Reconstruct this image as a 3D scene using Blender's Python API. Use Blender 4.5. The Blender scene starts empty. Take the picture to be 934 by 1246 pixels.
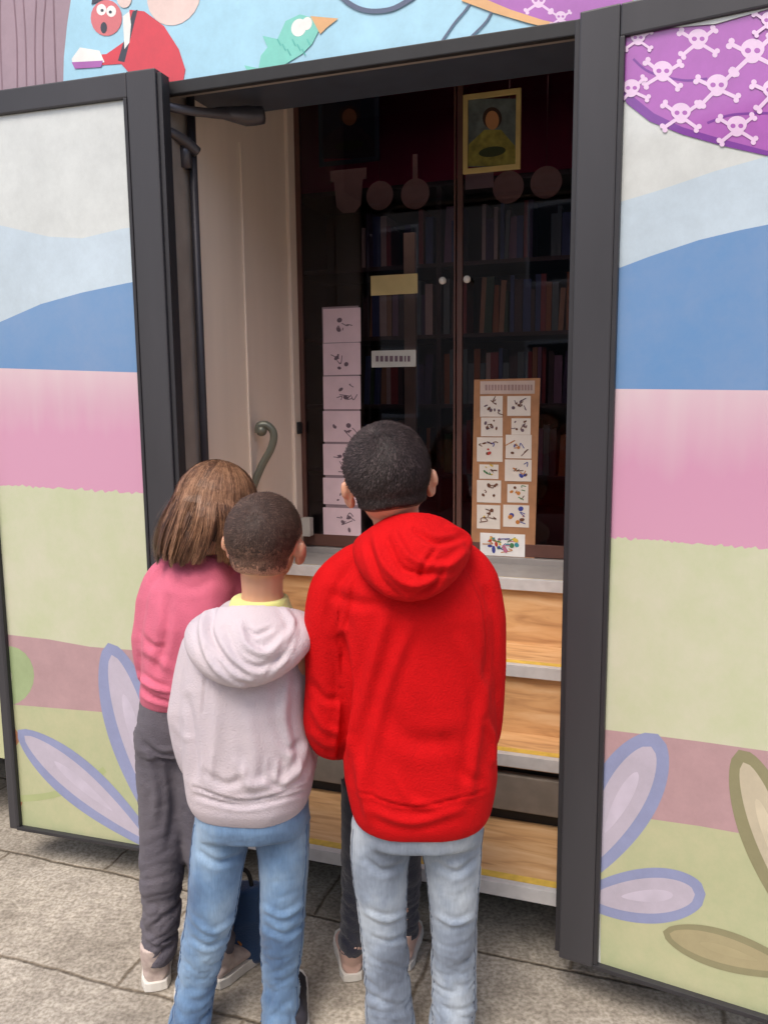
import bpy, bmesh, math, random
import numpy as np
from mathutils import Vector, Matrix, noise
random.seed(7); R = math.radians
sc = bpy.context.scene
COL = sc.collection

# ------------------------------------------------------------------ camera
F = 1000.0; CX, CY = 467.0, 623.0; PITCH = R(8.14); H = 1.5; ROLL = R(-.55)
cam = bpy.data.cameras.new('camera'); cam.sensor_fit = 'VERTICAL'; cam.sensor_height = 24
cam.lens = 24*F/1246; cam.clip_start = .05; cam.clip_end = 400
co = bpy.data.objects.new('camera', cam); COL.objects.link(co)
co.location = (0, 0, H); co.rotation_euler = (Matrix.Rotation(R(90)-PITCH, 3, 'X') @ Matrix.Rotation(ROLL, 3, 'Z')).to_euler()
sc.camera = co
cam.dof.use_dof = False
# ------------------------------------------------------------------ world, sun, exposure
w = bpy.data.worlds.new('World'); sc.world = w; w.use_nodes = True
nt = w.node_tree; bg = nt.nodes['Background']
sky = nt.nodes.new('ShaderNodeTexSky'); sky.sky_type = 'NISHITA'; sky.sun_disc = False
SUN_EL, SUN_AZ = R(58), R(205)      # azimuth clockwise from +Y
sky.sun_elevation = SUN_EL; sky.sun_rotation = SUN_AZ
sky.dust_density = 4.0; sky.ozone_density = .4; sky.air_density = 1.0
nt.links.new(sky.outputs[0], bg.inputs[0]); bg.inputs[1].default_value = .15
sl = bpy.data.lights.new('sun', 'SUN'); sl.energy = 1.3; sl.angle = R(25); sl.color = (1, .95, .89)
so = bpy.data.objects.new('sun', sl); COL.objects.link(so)
sd = Vector((math.sin(SUN_AZ)*math.cos(SUN_EL), math.cos(SUN_AZ)*math.cos(SUN_EL), math.sin(SUN_EL)))
so.rotation_euler = sd.to_track_quat('Z', 'Y').to_euler(); so.location = (-3, -4, 8)
sc.view_settings.view_transform = 'Standard'; sc.view_settings.look = 'None'
sc.view_settings.exposure = .5; sc.view_settings.gamma = 1

# ------------------------------------------------------------------ pixel helpers (photo pixels -> points on real planes)
cp, sp = math.cos(PITCH), math.sin(PITCH); cr_, sr_ = math.cos(ROLL), math.sin(ROLL)
def ray(px, py):
    x0 = (px-CX)/F; y0 = -(py-CY)/F; x = x0*cr_-y0*sr_; y = x0*sr_+y0*cr_
    return Vector((x, cp+y*sp, -sp+y*cp))
def P(px, py, Y):
    d = ray(px, py); t = Y/d.y
    return Vector((0, 0, H))+d*t
def scl(px, py, Y): return Y/ray(px, py).y/F       # metres per pixel
def proj(co_):                                     # (n,3) -> px,py
    d = co_-np.array([0, 0, H]); f = d[:, 1]*cp-d[:, 2]*sp; u = d[:, 1]*sp+d[:, 2]*cp
    x, y = d[:, 0]/f, u/f
    return CX+F*(x*cr_+y*sr_), CY-F*(-x*sr_+y*cr_)
class Frame:
    """s along, n into the bus, z up"""
    def __init__(s, o, ang):
        s.o = Vector((o[0], o[1], 0)); s.e = Vector((math.cos(ang), -math.sin(ang), 0)); s.n = Vector((math.sin(ang), math.cos(ang), 0))
    def W(s, a, n, z): return s.o+s.e*a+s.n*n+Vector((0, 0, z))
    def hit(s, px, py, n=0.0):                     # pixel on plane n=const -> (s,z)
        d = ray(px, py); c = Vector((0, 0, H)); o = s.o+s.n*n
        t = (o-c).dot(s.n)/d.dot(s.n); q = c+d*t
        return (q-s.o).dot(s.e), q.z
# ------------------------------------------------------------------ colours and materials
def lin(c):
    return tuple((v/255/12.92 if v/255 <= .04045 else ((v/255+.055)/1.055)**2.4) for v in c)+(1,)
MATS = {}
def mat(name, col, rough=.6, var=.12, scale=12, bump=0, bscale=200, metal=0, coat=0, spec=.5, sheen=0, col2=None, stretch=(1, 1, 1), detail=4, emit=None, bdist=.002):
    if name in MATS: return MATS[name]
    m = bpy.data.materials.new(name); m.use_nodes = True; t = m.node_tree; N = t.nodes; L = t.links
    b = N['Principled BSDF']; b.inputs['Roughness'].default_value = rough; b.inputs['Metallic'].default_value = metal
    b.inputs['Specular IOR Level'].default_value = spec; b.inputs['Coat Weight'].default_value = coat; b.inputs['Coat Roughness'].default_value = .06; b.inputs['Coat IOR'].default_value = 1.7
    b.inputs['Sheen Weight'].default_value = sheen; b.inputs['Sheen Roughness'].default_value = .6
    tc = N.new('ShaderNodeTexCoord'); mp = N.new('ShaderNodeMapping'); mp.inputs['Scale'].default_value = stretch
    L.new(tc.outputs['Object'], mp.inputs[0])
    no = N.new('ShaderNodeTexNoise'); no.inputs['Scale'].default_value = scale; no.inputs['Detail'].default_value = detail
    L.new(mp.outputs[0], no.inputs[0])
    mr = N.new('ShaderNodeMapRange'); mr.inputs[1].default_value = .3; mr.inputs[2].default_value = .7
    L.new(no.outputs[0], mr.inputs[0])
    mx = N.new('ShaderNodeMix'); mx.data_type = 'RGBA'
    c = Vector(col[:3]); c2 = Vector(col2[:3]) if col2 else None
    A = (c*(1-var)) if c2 is None else c; B = (c*(1+var)) if c2 is None else c2
    mx.inputs[6].default_value = (*A, 1); mx.inputs[7].default_value = (*[min(1, v) for v in B], 1)
    L.new(mr.outputs[0], mx.inputs[0]); L.new(mx.outputs[2], b.inputs['Base Color'])
    if bump:
        n2 = N.new('ShaderNodeTexNoise'); n2.inputs['Scale'].default_value = bscale; n2.inputs['Detail'].default_value = 3
        L.new(mp.outputs[0], n2.inputs[0]); bp = N.new('ShaderNodeBump'); bp.inputs['Strength'].default_value = bump; bp.inputs['Distance'].default_value = bdist
        L.new(n2.outputs[0], bp.inputs['Height']); L.new(bp.outputs[0], b.inputs['Normal'])
    MATS[name] = m; return m
def S(r, g, b, k=1.0):
    c = lin((r, g, b)); return (c[0]*k, c[1]*k, c[2]*k)

# ------------------------------------------------------------------ mesh helpers
KEEP = set()          # meshes whose face directions are already right
def obj(name, bm_or_me, mats, parent=None, smooth=False, bevel=0):
    if isinstance(bm_or_me, bmesh.types.BMesh):
        bm = bm_or_me
        if bevel: bmesh.ops.bevel(bm, geom=bm.edges[:], offset=bevel, segments=2, affect='EDGES', profile=.6)
        if id(bm) not in KEEP: bmesh.ops.recalc_face_normals(bm, faces=bm.faces[:])
        KEEP.discard(id(bm))
        me = bpy.data.meshes.new(name); bm.to_mesh(me); bm.free()
    else: me = bm_or_me; me.name = name
    o = bpy.data.objects.new(name, me); COL.objects.link(o)
    for m in (mats if isinstance(mats, (list, tuple)) else [mats]): me.materials.append(m)
    if smooth:
        me.polygons.foreach_set('use_smooth', [True]*len(me.polygons))
    if parent:
        o.parent = parent; L = WL[parent.name]; me.transform(Matrix.Translation(-L)); WL[o.name] = L
    else: WL[o.name] = Vector((0, 0, 0))
    return o
WL = {}
def origin(o, L):      # put a single-mesh thing's origin at its own place
    L = Vector(L); o.data.transform(Matrix.Translation(-L)); o.location = L; WL[o.name] = L
def thing(name, label, cat, loc, group=None):
    o = bpy.data.objects.new(name, None); COL.objects.link(o); o.location = loc; o.empty_display_size = .1
    o['label'] = label; o['category'] = cat
    if group: o['group'] = group
    WL[o.name] = Vector(loc); return o
def tag(o, label, cat, group=None):
    o['label'] = label; o['category'] = cat
    if group: o['group'] = group
    if o.type == 'MESH' and o.location.length == 0:
        vs = [v.co for v in o.data.vertices]; lo = Vector([min(v[i] for v in vs) for i in range(3)]); hi = Vector([max(v[i] for v in vs) for i in range(3)])
        origin(o, ((lo.x+hi.x)/2, (lo.y+hi.y)/2, lo.z))
    return o
def NB(): return bmesh.new()
def fbox(bm, fr, s0, s1, n0, n1, z0, z1, mi=0):
    vs = [bm.verts.new(fr.W(a, b, c)) for a in (s0, s1) for b in (n0, n1) for c in (z0, z1)]
    for q in ((0, 1, 3, 2), (4, 6, 7, 5), (0, 4, 5, 1), (2, 3, 7, 6), (0, 2, 6, 4), (1, 5, 7, 3)):
        f = bm.faces.new([vs[i] for i in q]); f.material_index = mi
WF = Frame((0, 0), 0)
def ell(bm, c, r, M=None, seg=20, rings=12):
    m = Matrix.Diagonal((*r, 1)); T = Matrix.Translation(c) @ (M.to_4x4() if M else Matrix.Identity(4)) @ m
    bmesh.ops.create_uvsphere(bm, u_segments=seg, v_segments=rings, radius=1, matrix=T)
def frames(pts):
    fs = []; up = Vector((0, 0, 1))
    T0 = (pts[1]-pts[0]).normalized(); a = T0.orthogonal().normalized()
    if abs(T0.z) < .9: a = (up-T0*up.dot(T0)).normalized()
    else: a = (Vector((1, 0, 0))-T0*T0.x).normalized()
    for i, p in enumerate(pts):
        T = (pts[min(i+1, len(pts)-1)]-pts[max(i-1, 0)]).normalized()
        a = (a-T*a.dot(T)).normalized(); fs.append((a, T.cross(a)))
    return fs
def spline(pts, rs, k=6):
    P_, R_ = [], []
    n = len(pts)
    for i in range(n-1):
        p0, p1, p2, p3 = pts[max(i-1, 0)], pts[i], pts[i+1], pts[min(i+2, n-1)]
        for j in range(k):
            t = j/k; t2, t3 = t*t, t*t*t
            P_.append(.5*((2*p1)+(p2-p0)*t+(2*p0-5*p1+4*p2-p3)*t2+(-p0+3*p1-3*p2+p3)*t3)); R_.append(rs[i]*(1-t)+rs[i+1]*t)
    P_.append(pts[-1]); R_.append(rs[-1]); return P_, R_
def tube(bm, pts, rs, seg=14, k=6, mi=0, flat=1.0):
    pts = [Vector(p) for p in pts]
    if not isinstance(rs, (list, tuple)): rs = [rs]*len(pts)
    if k > 1 and len(pts) > 2: pts, rs = spline(pts, rs, k)
    fs = frames(pts); rings = []
    for p, r, (a, b) in zip(pts, rs, fs):
        rings.append([bm.verts.new(p+a*math.cos(2*math.pi*i/seg)*r+b*math.sin(2*math.pi*i/seg)*r*flat) for i in range(seg)])
    for A, B in zip(rings, rings[1:]):
        for i in range(seg):
            f = bm.faces.new((A[i], A[(i+1) % seg], B[(i+1) % seg], B[i])); f.material_index = mi; f.smooth = True
    for r in (rings[0][::-1], rings[-1]):
        f = bm.faces.new(r); f.material_index = mi
def hrings(bm, rows, seg=40, p=2.4, k=5):
    """rows: (centre Vector, rx, ry) horizontal superellipse rings"""
    C = [Vector(r[0]) for r in rows]
    pts, rx = spline(C, [r[1] for r in rows], k); _, ry = spline(C, [r[2] for r in rows], k)
    rings = []
    for c, a, b in zip(pts, rx, ry):
        rr = []
        for i in range(seg):
            t = 2*math.pi*i/seg; cs, sn = math.cos(t), math.sin(t)
            rr.append(bm.verts.new(c+Vector((a*math.copysign(abs(cs)**(2/p), cs), b*math.copysign(abs(sn)**(2/p), sn), 0))))
        rings.append(rr)
    for A, B in zip(rings, rings[1:]):
        for i in range(seg): bm.faces.new((A[i], A[(i+1) % seg], B[(i+1) % seg], B[i]))
    bm.faces.new(rings[0][::-1]); bm.faces.new(rings[-1])
def remesh(bm, vox=.006, smooth=6, fac=.5):
    bmesh.ops.recalc_face_normals(bm, faces=bm.faces[:])
    me = bpy.data.meshes.new('tmp'); bm.to_mesh(me); bm.free()
    o = bpy.data.objects.new('tmp', me); COL.objects.link(o)
    m = o.modifiers.new('r', 'REMESH'); m.mode = 'VOXEL'; m.voxel_size = vox
    if smooth:
        s = o.modifiers.new('s', 'SMOOTH'); s.factor = fac; s.iterations = smooth
    dg = bpy.context.evaluated_depsgraph_get(); dg.update()
    out = bpy.data.meshes.new_from_object(o.evaluated_get(dg))
    bpy.data.objects.remove(o); bpy.data.meshes.remove(me); return out
def getco(me):
    a = np.empty(len(me.vertices)*3); me.vertices.foreach_get('co', a); a = a.reshape(-1, 3)
    n = np.empty(len(me.vertices)*3); me.vertices.foreach_get('normal', n); return a, n.reshape(-1, 3)
def setco(me, a): me.vertices.foreach_set('co', a.ravel()); me.update()
def folds(me, lines, gain=1.0):
    """lines: (pixel polyline, width px, depth m) sculpts folds where the cloth faces the photographer"""
    a, n = getco(me); px, py = proj(a); d = np.zeros(len(a))
    v = a-np.array([0, 0, H]); v /= np.linalg.norm(v, axis=1)[:, None]
    face = np.clip(-(v*n).sum(1)*2.5, 0, 1)
    for pts, wd, dep in lines:
        pts, _ = spline([Vector((p[0], p[1], 0)) for p in pts], [0]*len(pts), 6) if len(pts) > 2 else ([Vector((*p, 0)) for p in pts], 0)
        wd = wd*.75; best = np.full(len(a), 1e9); bt = np.zeros(len(a)); n_ = len(pts)-1
        for i in range(n_):
            ax, ay = pts[i].x, pts[i].y; bx, by = pts[i+1].x-ax, pts[i+1].y-ay; L2 = bx*bx+by*by+1e-9
            t = np.clip(((px-ax)*bx+(py-ay)*by)/L2, 0, 1)
            q = np.hypot(px-ax-t*bx, py-ay-t*by); mk = q < best
            best = np.where(mk, q, best); bt = np.where(mk, (i+t)/n_, bt)
        taper = np.sin(np.pi*np.clip(bt*.9+.05, 0, 1))**.6
        d += dep*taper*(np.exp(-(best/wd)**2)-.35*np.exp(-((best-2.0*wd)/wd)**2))
    a += n*(d*face*gain)[:, None]; setco(me, a)
def crumple(me, amp, scale=(6, 6, 14), fn=None, seed=0):
    a, n = getco(me); d = np.zeros(len(a))
    for i, c in enumerate(a):
        k = fn(c) if fn else 1
        if k <= 0.001: continue
        q = Vector((c[0]*scale[0]+seed, c[1]*scale[1], c[2]*scale[2]))
        d[i] = k*(1-2*abs(noise.noise(q))*1.4+.5*noise.noise(q*2.3)-.5)
    a += n*(d*amp)[:, None]; setco(me, a)

# ------------------------------------------------------------------ GROUND (granite slabs)
BA = R(19); BUS = Frame((-.642, 2.40), BA)
def ground_mat():
    m = bpy.data.materials.new('granite_slabs'); m.use_nodes = True; t = m.node_tree; N = t.nodes; L = t.links; b = N['Principled BSDF']
    tc = N.new('ShaderNodeTexCoord'); mp = N.new('ShaderNodeMapping'); mp.vector_type = 'TEXTURE'
    o = BUS.W(-.264, -.47, 0); mp.inputs['Location'].default_value = (o.x, o.y, 0); mp.inputs['Rotation'].default_value = (0, 0, -BA)
    L.new(tc.outputs['Object'], mp.inputs[0])
    wn = N.new('ShaderNodeTexNoise'); wn.inputs['Scale'].default_value = 9; wn.inputs['Detail'].default_value = 3; L.new(mp.outputs[0], wn.inputs[0])
    ad = N.new('ShaderNodeMix'); ad.data_type = 'RGBA'; ad.blend_type = 'LINEAR_LIGHT'; ad.inputs[0].default_value = .012
    L.new(mp.outputs[0], ad.inputs[6]); L.new(wn.outputs['Color'], ad.inputs[7])
    br = N.new('ShaderNodeTexBrick'); br.offset = .5; br.inputs['Scale'].default_value = 1; br.inputs['Brick Width'].default_value = .732; br.inputs['Row Height'].default_value = .42
    br.inputs['Mortar Size'].default_value = .009; br.inputs['Mortar Smooth'].default_value = 1.0
    br.inputs['Color1'].default_value = (*S(190, 185, 177), 1); br.inputs['Color2'].default_value = (*S(182, 175, 164), 1); br.inputs['Mortar'].default_value = (*S(138, 128, 114), 1)
    L.new(ad.outputs[2], br.inputs[0])
    def nz(s, lo, hi, c0, c1, d=3):
        n = N.new('ShaderNodeTexNoise'); n.inputs['Scale'].default_value = s; n.inputs['Detail'].default_value = d; L.new(tc.outputs['Object'], n.inputs[0])
        r = N.new('ShaderNodeValToRGB'); r.color_ramp.elements[0].position = lo; r.color_ramp.elements[1].position = hi
        r.color_ramp.elements[0].color = (*c0, 1); r.color_ramp.elements[1].color = (*c1, 1); L.new(n.outputs[0], r.inputs[0]); return n, r
    n1, r1 = nz(95, .34, .62, (.62, .6, .56), (1.15, 1.15, 1.15), 4); n2, r2 = nz(30, .35, .7, (.72, .7, .68), (1.08, 1.07, 1.05), 5); n3, r3 = nz(2.6, .36, .66, (.62, .59, .55), (1.12, 1.1, 1.06))
    cur = br.outputs[0]
    for r in (r1, r2, r3):
        x = N.new('ShaderNodeMix'); x.data_type = 'RGBA'; x.blend_type = 'MULTIPLY'; x.inputs[0].default_value = .9; L.new(cur, x.inputs[6]); L.new(r.outputs[0], x.inputs[7]); cur = x.outputs[2]
    L.new(cur, b.inputs['Base Color']); b.inputs['Roughness'].default_value = .85
    b1 = N.new('ShaderNodeBump'); b1.inputs['Strength'].default_value = .8; b1.inputs['Distance'].default_value = .006; b1.invert = True; L.new(br.outputs['Fac'], b1.inputs['Height'])
    b2 = N.new('ShaderNodeBump'); b2.inputs['Strength'].default_value = .55; b2.inputs['Distance'].default_value = .004; L.new(n1.outputs[0], b2.inputs['Height']); L.new(b1.outputs[0], b2.inputs['Normal'])
    L.new(b2.outputs[0], b.inputs['Normal']); return m
bm = NB(); fbox(bm, WF, -60, 60, -60, 60, -.2, 0)
g = obj('ground', bm, ground_mat()); g['kind'] = 'structure'

# ------------------------------------------------------------------ LIBRARY BUS
frame_m = mat('dark_door_frame', S(59, 58, 62), .45, .15, 6, .15, 60, stretch=(1, 1, .2))
rubber = mat('black_rubber', S(28, 28, 31), .6, .2, 20)
edge_m = mat('dark_gasket', S(45, 44, 48), .5)
beige = mat('beige_panel', S(248, 232, 216), .45, .05, 3, stretch=(3, 3, .3))
alu = mat('aluminium_strip', S(206, 205, 206), .4, .08, 30, metal=.2)
header_m = mat('header_underside', S(62, 70, 84), .5)
maroon = mat('maroon_board', S(170, 40, 84), .7, .1, 4)
darkin = mat('dark_interior', S(58, 46, 44), .7, .1, 4)
def wood_mat():
    m = bpy.data.materials.new('oak_laminate'); m.use_nodes = True; t = m.node_tree; N = t.nodes; L = t.links; b = N['Principled BSDF']
    tc = N.new('ShaderNodeTexCoord'); mp = N.new('ShaderNodeMapping'); mp.vector_type = 'TEXTURE'; mp.inputs['Rotation'].default_value = (0, 0, -BA); mp.inputs['Scale'].default_value = (1, .14, .14)
    L.new(tc.outputs['Object'], mp.inputs[0]); n = N.new('ShaderNodeTexNoise'); n.inputs['Scale'].default_value = 4; n.inputs['Detail'].default_value = 8; n.inputs['Distortion'].default_value = .9
    L.new(mp.outputs[0], n.inputs[0]); r = N.new('ShaderNodeValToRGB'); e = r.color_ramp.elements
    e[0].position = .3; e[0].color = (*S(172, 128, 88), 1); e[1].position = .7; e[1].color = (*S(222, 186, 142), 1)
    k = e.new(.5); k.color = (*S(208, 164, 116), 1)
    L.new(n.outputs[0], r.inputs[0]); L.new(r.outputs[0], b.inputs['Base Color']); b.inputs['Roughness'].default_value = .45; return m
wood = wood_mat()
light_hatch_m = bpy.data.materials.new('added_hatch_tint'); light_hatch_m.use_nodes = True; t = light_hatch_m.node_tree; t.nodes.clear(); _o = t.nodes.new('ShaderNodeOutputMaterial'); _t = t.nodes.new('ShaderNodeBsdfTransparent'); _t.inputs[0].default_value = (.55, .5, .52, 1); t.links.new(_t.outputs[0], _o.inputs[0])  # see-through tint for the hatch added to light the interior
yellow = mat('yellow_nosing', S(212, 178, 78), .5, .15, 40)

bus = thing('library_bus', 'painted library bus with its entrance doors folded open and wooden steps', 'bus', BUS.W(.6, 0, 0))
U0, U1, ZT = .065, 1.17, 2.33
# body paint: rolling landscape bands
def body_paint():
    m = bpy.data.materials.new('landscape_paint'); m.use_nodes = True; t = m.node_tree; N = t.nodes; L = t.links; b = N['Principled BSDF']
    tc = N.new('ShaderNodeTexCoord'); sx = N.new('ShaderNodeSeparateXYZ'); L.new(tc.outputs['Object'], sx.inputs[0])
    mr = N.new('ShaderNodeMapRange'); mr.inputs[1].default_value = 0; mr.inputs[2].default_value = 3.2; L.new(sx.outputs[2], mr.inputs[0])
    r = N.new('ShaderNodeValToRGB'); r.color_ramp.interpolation = 'CONSTANT'; e = r.color_ramp.elements
    e[0].position = 0; e[0].color = (*S(190, 192, 150), 1); e[1].position = .72; e[1].color = (*S(160, 208, 226), 1)
    for p, c in ((.2, (182, 145, 152)), (.26, (200, 202, 170)), (.38, (214, 160, 190)), (.47, (105, 150, 198)), (.6, (190, 208, 216))):
        k = e.new(p); k.color = (*S(*c), 1)
    L.new(mr.outputs[0], r.inputs[0]); L.new(r.outputs[0], b.inputs['Base Color']); b.inputs['Roughness'].default_value = .35; return m
land = body_paint()
bm = NB()
fbox(bm, BUS, -3.6, U0, 0, .06, .3, 3.1); fbox(bm, BUS, U1, 5.4, 0, .06, .3, 3.1); fbox(bm, BUS, U0, U1, 0, .06, ZT, 3.1)
fbox(bm, BUS, -3.6, 5.4, 2.44, 2.5, .3, 3.1); fbox(bm, BUS, -3.6, -3.54, .06, 2.44, .3, 3.1); fbox(bm, BUS, 5.34, 5.4, .06, 2.44, .3, 3.1)
obj('body', bm, land, bus)
bm = NB(); fbox(bm, BUS, -3.62, 5.42, -.02, .85, 3.1, 3.16); fbox(bm, BUS, -3.62, 5.42, 1.45, 2.52, 3.1, 3.16); fbox(bm, BUS, -3.62, -.2, .85, 1.45, 3.1, 3.16); fbox(bm, BUS, 1.6, 5.42, .85, 1.45, 3.1, 3.16); obj('roof', bm, mat('white_roof', S(215, 215, 210), .5), bus)  # roof opening added to let sky light down onto the books
bm = NB(); fbox(bm, BUS, -.24, 1.64, .81, 1.49, 3.161, 3.2); obj('added_light_hatch', bm, light_hatch_m, bus, bevel=.01)  # unseen hatch added over the opening so the interior gets light
bm = NB(); fbox(bm, BUS, -3.54, 5.34, .82, 2.44, .80, .90); fbox(bm, BUS, -3.54, U0-.02, .06, .82, .8, .9); fbox(bm, BUS, U1+.02, 5.34, .06, .82, .8, .9)
obj('floor', bm, mat('grey_vinyl', S(95, 92, 90), .6, .1, 30), bus)
bm = NB(); fbox(bm, BUS, -3.54, 5.34, .06, .85, 2.98, 3.04); fbox(bm, BUS, -3.54, 5.34, 1.45, 2.44, 2.98, 3.04); fbox(bm, BUS, -3.54, -.2, .85, 1.45, 2.98, 3.04); fbox(bm, BUS, 1.6, 5.34, .85, 1.45, 2.98, 3.04); fbox(bm, BUS, -3.54, -3.5, .06, 2.44, .9, 2.98); fbox(bm, BUS, 2.6, 2.64, .06, 2.44, .9, 2.98); fbox(bm, BUS, -1.4, -1.36, .84, 2.44, .9, 2.98)  # lining left open under the added hatch, for the same sky light
obj('ceiling_lining', bm, darkin, bus)
bm = NB(); fbox(bm, BUS, -3.4, 5.2, .32, 2.3, .17, .44); obj('underframe', bm, rubber, bus)
# wheels, out of the picture but part of the vehicle
for s in (-2.4, 3.6):
    bm = NB(); c = BUS.W(s, .22, .46)
    M = Matrix.Translation(c) @ Matrix.Rotation(-BA, 4, 'Z') @ Matrix.Rotation(R(90), 4, 'X')
    bmesh.ops.create_cone(bm, cap_ends=True, segments=40, radius1=.46, radius2=.46, depth=.28, matrix=M)
    wl = obj('wheel', bm, rubber, bus, bevel=.02)
# header box (door mechanism cover), its underside is what one sees under the painted edge
bm = NB(); fbox(bm, BUS, U0+.002, U1-.002, .062, .30, ZT+.012, ZT+.3)
obj('header_box', bm, header_m, bus, bevel=.008)
bm = NB(); fbox(bm, BUS, U0-.03, U1+.03, -.012, .008, ZT-.022, ZT+.012); fbox(bm, BUS, U0-.03, U0, -.012, .008, .32, ZT-.022); fbox(bm, BUS, U1, U1+.03, -.012, .008, .32, ZT-.022)
obj('door_seal', bm, rubber, bus, bevel=.003)
# stairwell side panels
bm = NB(); fbox(bm, BUS, U0-.02, U0, .07, .84, .3, 2.97); fbox(bm, BUS, U0-.002, U0+.012, .74, .80, .9, 2.97)
fbox(bm, BUS, U0, U0+.006, .40, .41, .9, 2.3)
obj('side_panel', bm, beige, bus, bevel=.002)
bm = NB(); fbox(bm, BUS, U1, U1+.02, .07, .84, .3, 2.97); obj('side_panel', bm, beige, bus, bevel=.002)
bm = NB(); fbox(bm, BUS, U0-.03, U0+.001, .0615, .10, .3, 2.6); fbox(bm, BUS, U0+.001, U0+.0045, .0085, .0612, .32, ZT-.001); fbox(bm, BUS, U1-.0045, U1-.001, .0085, .0612, .32, ZT-.001); fbox(bm, BUS, U0+.005, U1-.005, .0085, .0612, ZT-.005, ZT-.001); obj('jamb_strip', bm, mat('jamb_grey', S(150, 140, 132), .5), bus)
# steps
def step(nf, nb, z, under, nose=True, z_riser=None):
    b = NB(); fbox(b, BUS, U0+.003, U1-.003, nf+.012, nb, z-.03, z); 
    if z_riser is not None: fbox(b, BUS, U0+.003, U1-.003, nf+.02, nf+.04, z_riser, z-.031)
    o = obj('step', b, wood, bus, bevel=.001)
    b = NB(); fbox(b, BUS, U0+.002, U1-.002, nf, nf+.0115, z-.034, z+.003); fbox(b, BUS, U0+.002, U1-.002, nf+.0125, nf+.022, z+.0005, z+.003); n_ = obj('nosing', b, alu, o, bevel=.0012)
    b = NB(); fbox(b, BUS, U0+.004, U1-.004, nf+.023, nf+.050, z+.0005, z+.0028); obj('safety_stripe', b, yellow, o)
    return o
step(.545, .84, .90, 0, z_riser=.68)
step(.34, .58, .68, 0, z_riser=.46)
step(.19, .375, .46, 0, z_riser=.415)
step(-.10, .30, .24, 0)
bm = NB(); fbox(bm, BUS, U0+.003, U1-.003, .20, .23, .285, .395); obj('step_housing', bm, mat('grey_housing', S(120, 112, 104), .6, .15, 20), bus, bevel=.004)
bm = NB(); fbox(bm, BUS, U0, U1, .235, .26, .22, .45); fbox(bm, BUS, U0+.05, U1-.05, -.05, .28, .17, .208); obj('step_mechanism', bm, rubber, bus)
# threshold sill below the glass doors
bm = NB(); fbox(bm, BUS, U0+.002, U1-.002, .775, .86, .9005, .925); fbox(bm, BUS, U0+.002, U1-.002, .569, .7745, .9005, .9035); obj('threshold', bm, mat('grey_sill', S(150, 146, 144), .5, .08, 20), bus, bevel=.003)
# handrail: curved grab bar on the left of the steps
gp = BUS.W(U0+.05, .52, 0)
rail_m = mat('grey_green_rail', S(120, 122, 110), .35, .1, 10, metal=.3)
def G(px, py, Y=2.78): return P(px, py, Y)
bm = NB(); tube(bm, [G(300, 640), G(306, 600), G(318, 568), G(330, 545), G(333, 528), G(326, 518), G(316, 518), G(315, 527)], [.013, .013, .013, .013, .013, .013, .014, .014]); ell(bm, G(318, 524), (.019, .02, .019))
tube(bm, [G(300, 640), BUS.W(U0+.03, .5, .95)], .012, k=1)
obj('grab_bar', bm, rail_m, bus, smooth=True)
s_, z_ = BUS.hit(357, 521, .74)
bm = NB(); fbox(bm, BUS, U0+.012, U0+.022, .755, .785, z_-.022, z_+.022); obj('door_button', bm, rubber, bus, bevel=.003)
s_, z_ = BUS.hit(376, 640, .77)
bm = NB(); fbox(bm, BUS, s_-.02, s_+.018, .735, .772, z_-.035, z_+.035); obj('socket_box', bm, mat('offwhite_plastic', S(190, 186, 178), .4), bus, bevel=.004)
# glass doors
gm = bpy.data.materials.new('door_glass'); gm.use_nodes = True; t = gm.node_tree; t.nodes.clear()
out = t.nodes.new('ShaderNodeOutputMaterial'); tr = t.nodes.new('ShaderNodeBsdfTransparent'); gl = t.nodes.new('ShaderNodeBsdfGlossy'); mxs = t.nodes.new('ShaderNodeMixShader'); fr_ = t.nodes.new('ShaderNodeFresnel')
fr_.inputs[0].default_value = 1.45; tr.inputs[0].default_value = (.76, .7, .73, 1); gl.inputs['Roughness'].default_value = .02
t.links.new(fr_.outputs[0], mxs.inputs[0]); t.links.new(tr.outputs[0], mxs.inputs[1]); t.links.new(gl.outputs[0], mxs.inputs[2]); t.links.new(mxs.outputs[0], out.inputs[0])
GN = .80
sm_, _ = BUS.hit(555, 480, GN)
white_knob = mat('white_ceramic', S(238, 236, 230), .15)
for a, b_, kx in ((U0+.012, sm_-.003, sm_-.043), (sm_+.003, U1-.004, sm_+.043)):
    bm = NB(); z0, z1 = .928, 2.96; q = .018
    fbox(bm, BUS, a, a+q, GN-.008, GN+.012, z0, z1); fbox(bm, BUS, b_-q*.35, b_, GN-.008, GN+.012, z0, z1) if kx < sm_ else fbox(bm, BUS, b_-q, b_, GN-.008, GN+.012, z0, z1)
    fbox(bm, BUS, a+q, b_-q, GN-.008, GN+.012, z0, z0+.045); fbox(bm, BUS, a+q, b_-q, GN-.008, GN+.012, z1-.04, z1)
    gd = obj('glass_door', bm, mat('bronze_frame', S(98, 66, 58), .45), bus, bevel=.001)
    bm = NB(); fbox(bm, BUS, a+.006, b_-.006, GN, GN+.004, z0+.02, z1-.02); obj('pane', bm, gm, gd)
    bm = NB(); _, kz = BUS.hit(555, 342, GN); c = BUS.W(kx, GN-.03, kz); ell(bm, c, (.013, .013, .013)); tube(bm, [c, BUS.W(kx, GN+.002, kz)], .006, k=1); obj('knob', bm, white_knob, gd, smooth=True)
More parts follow.
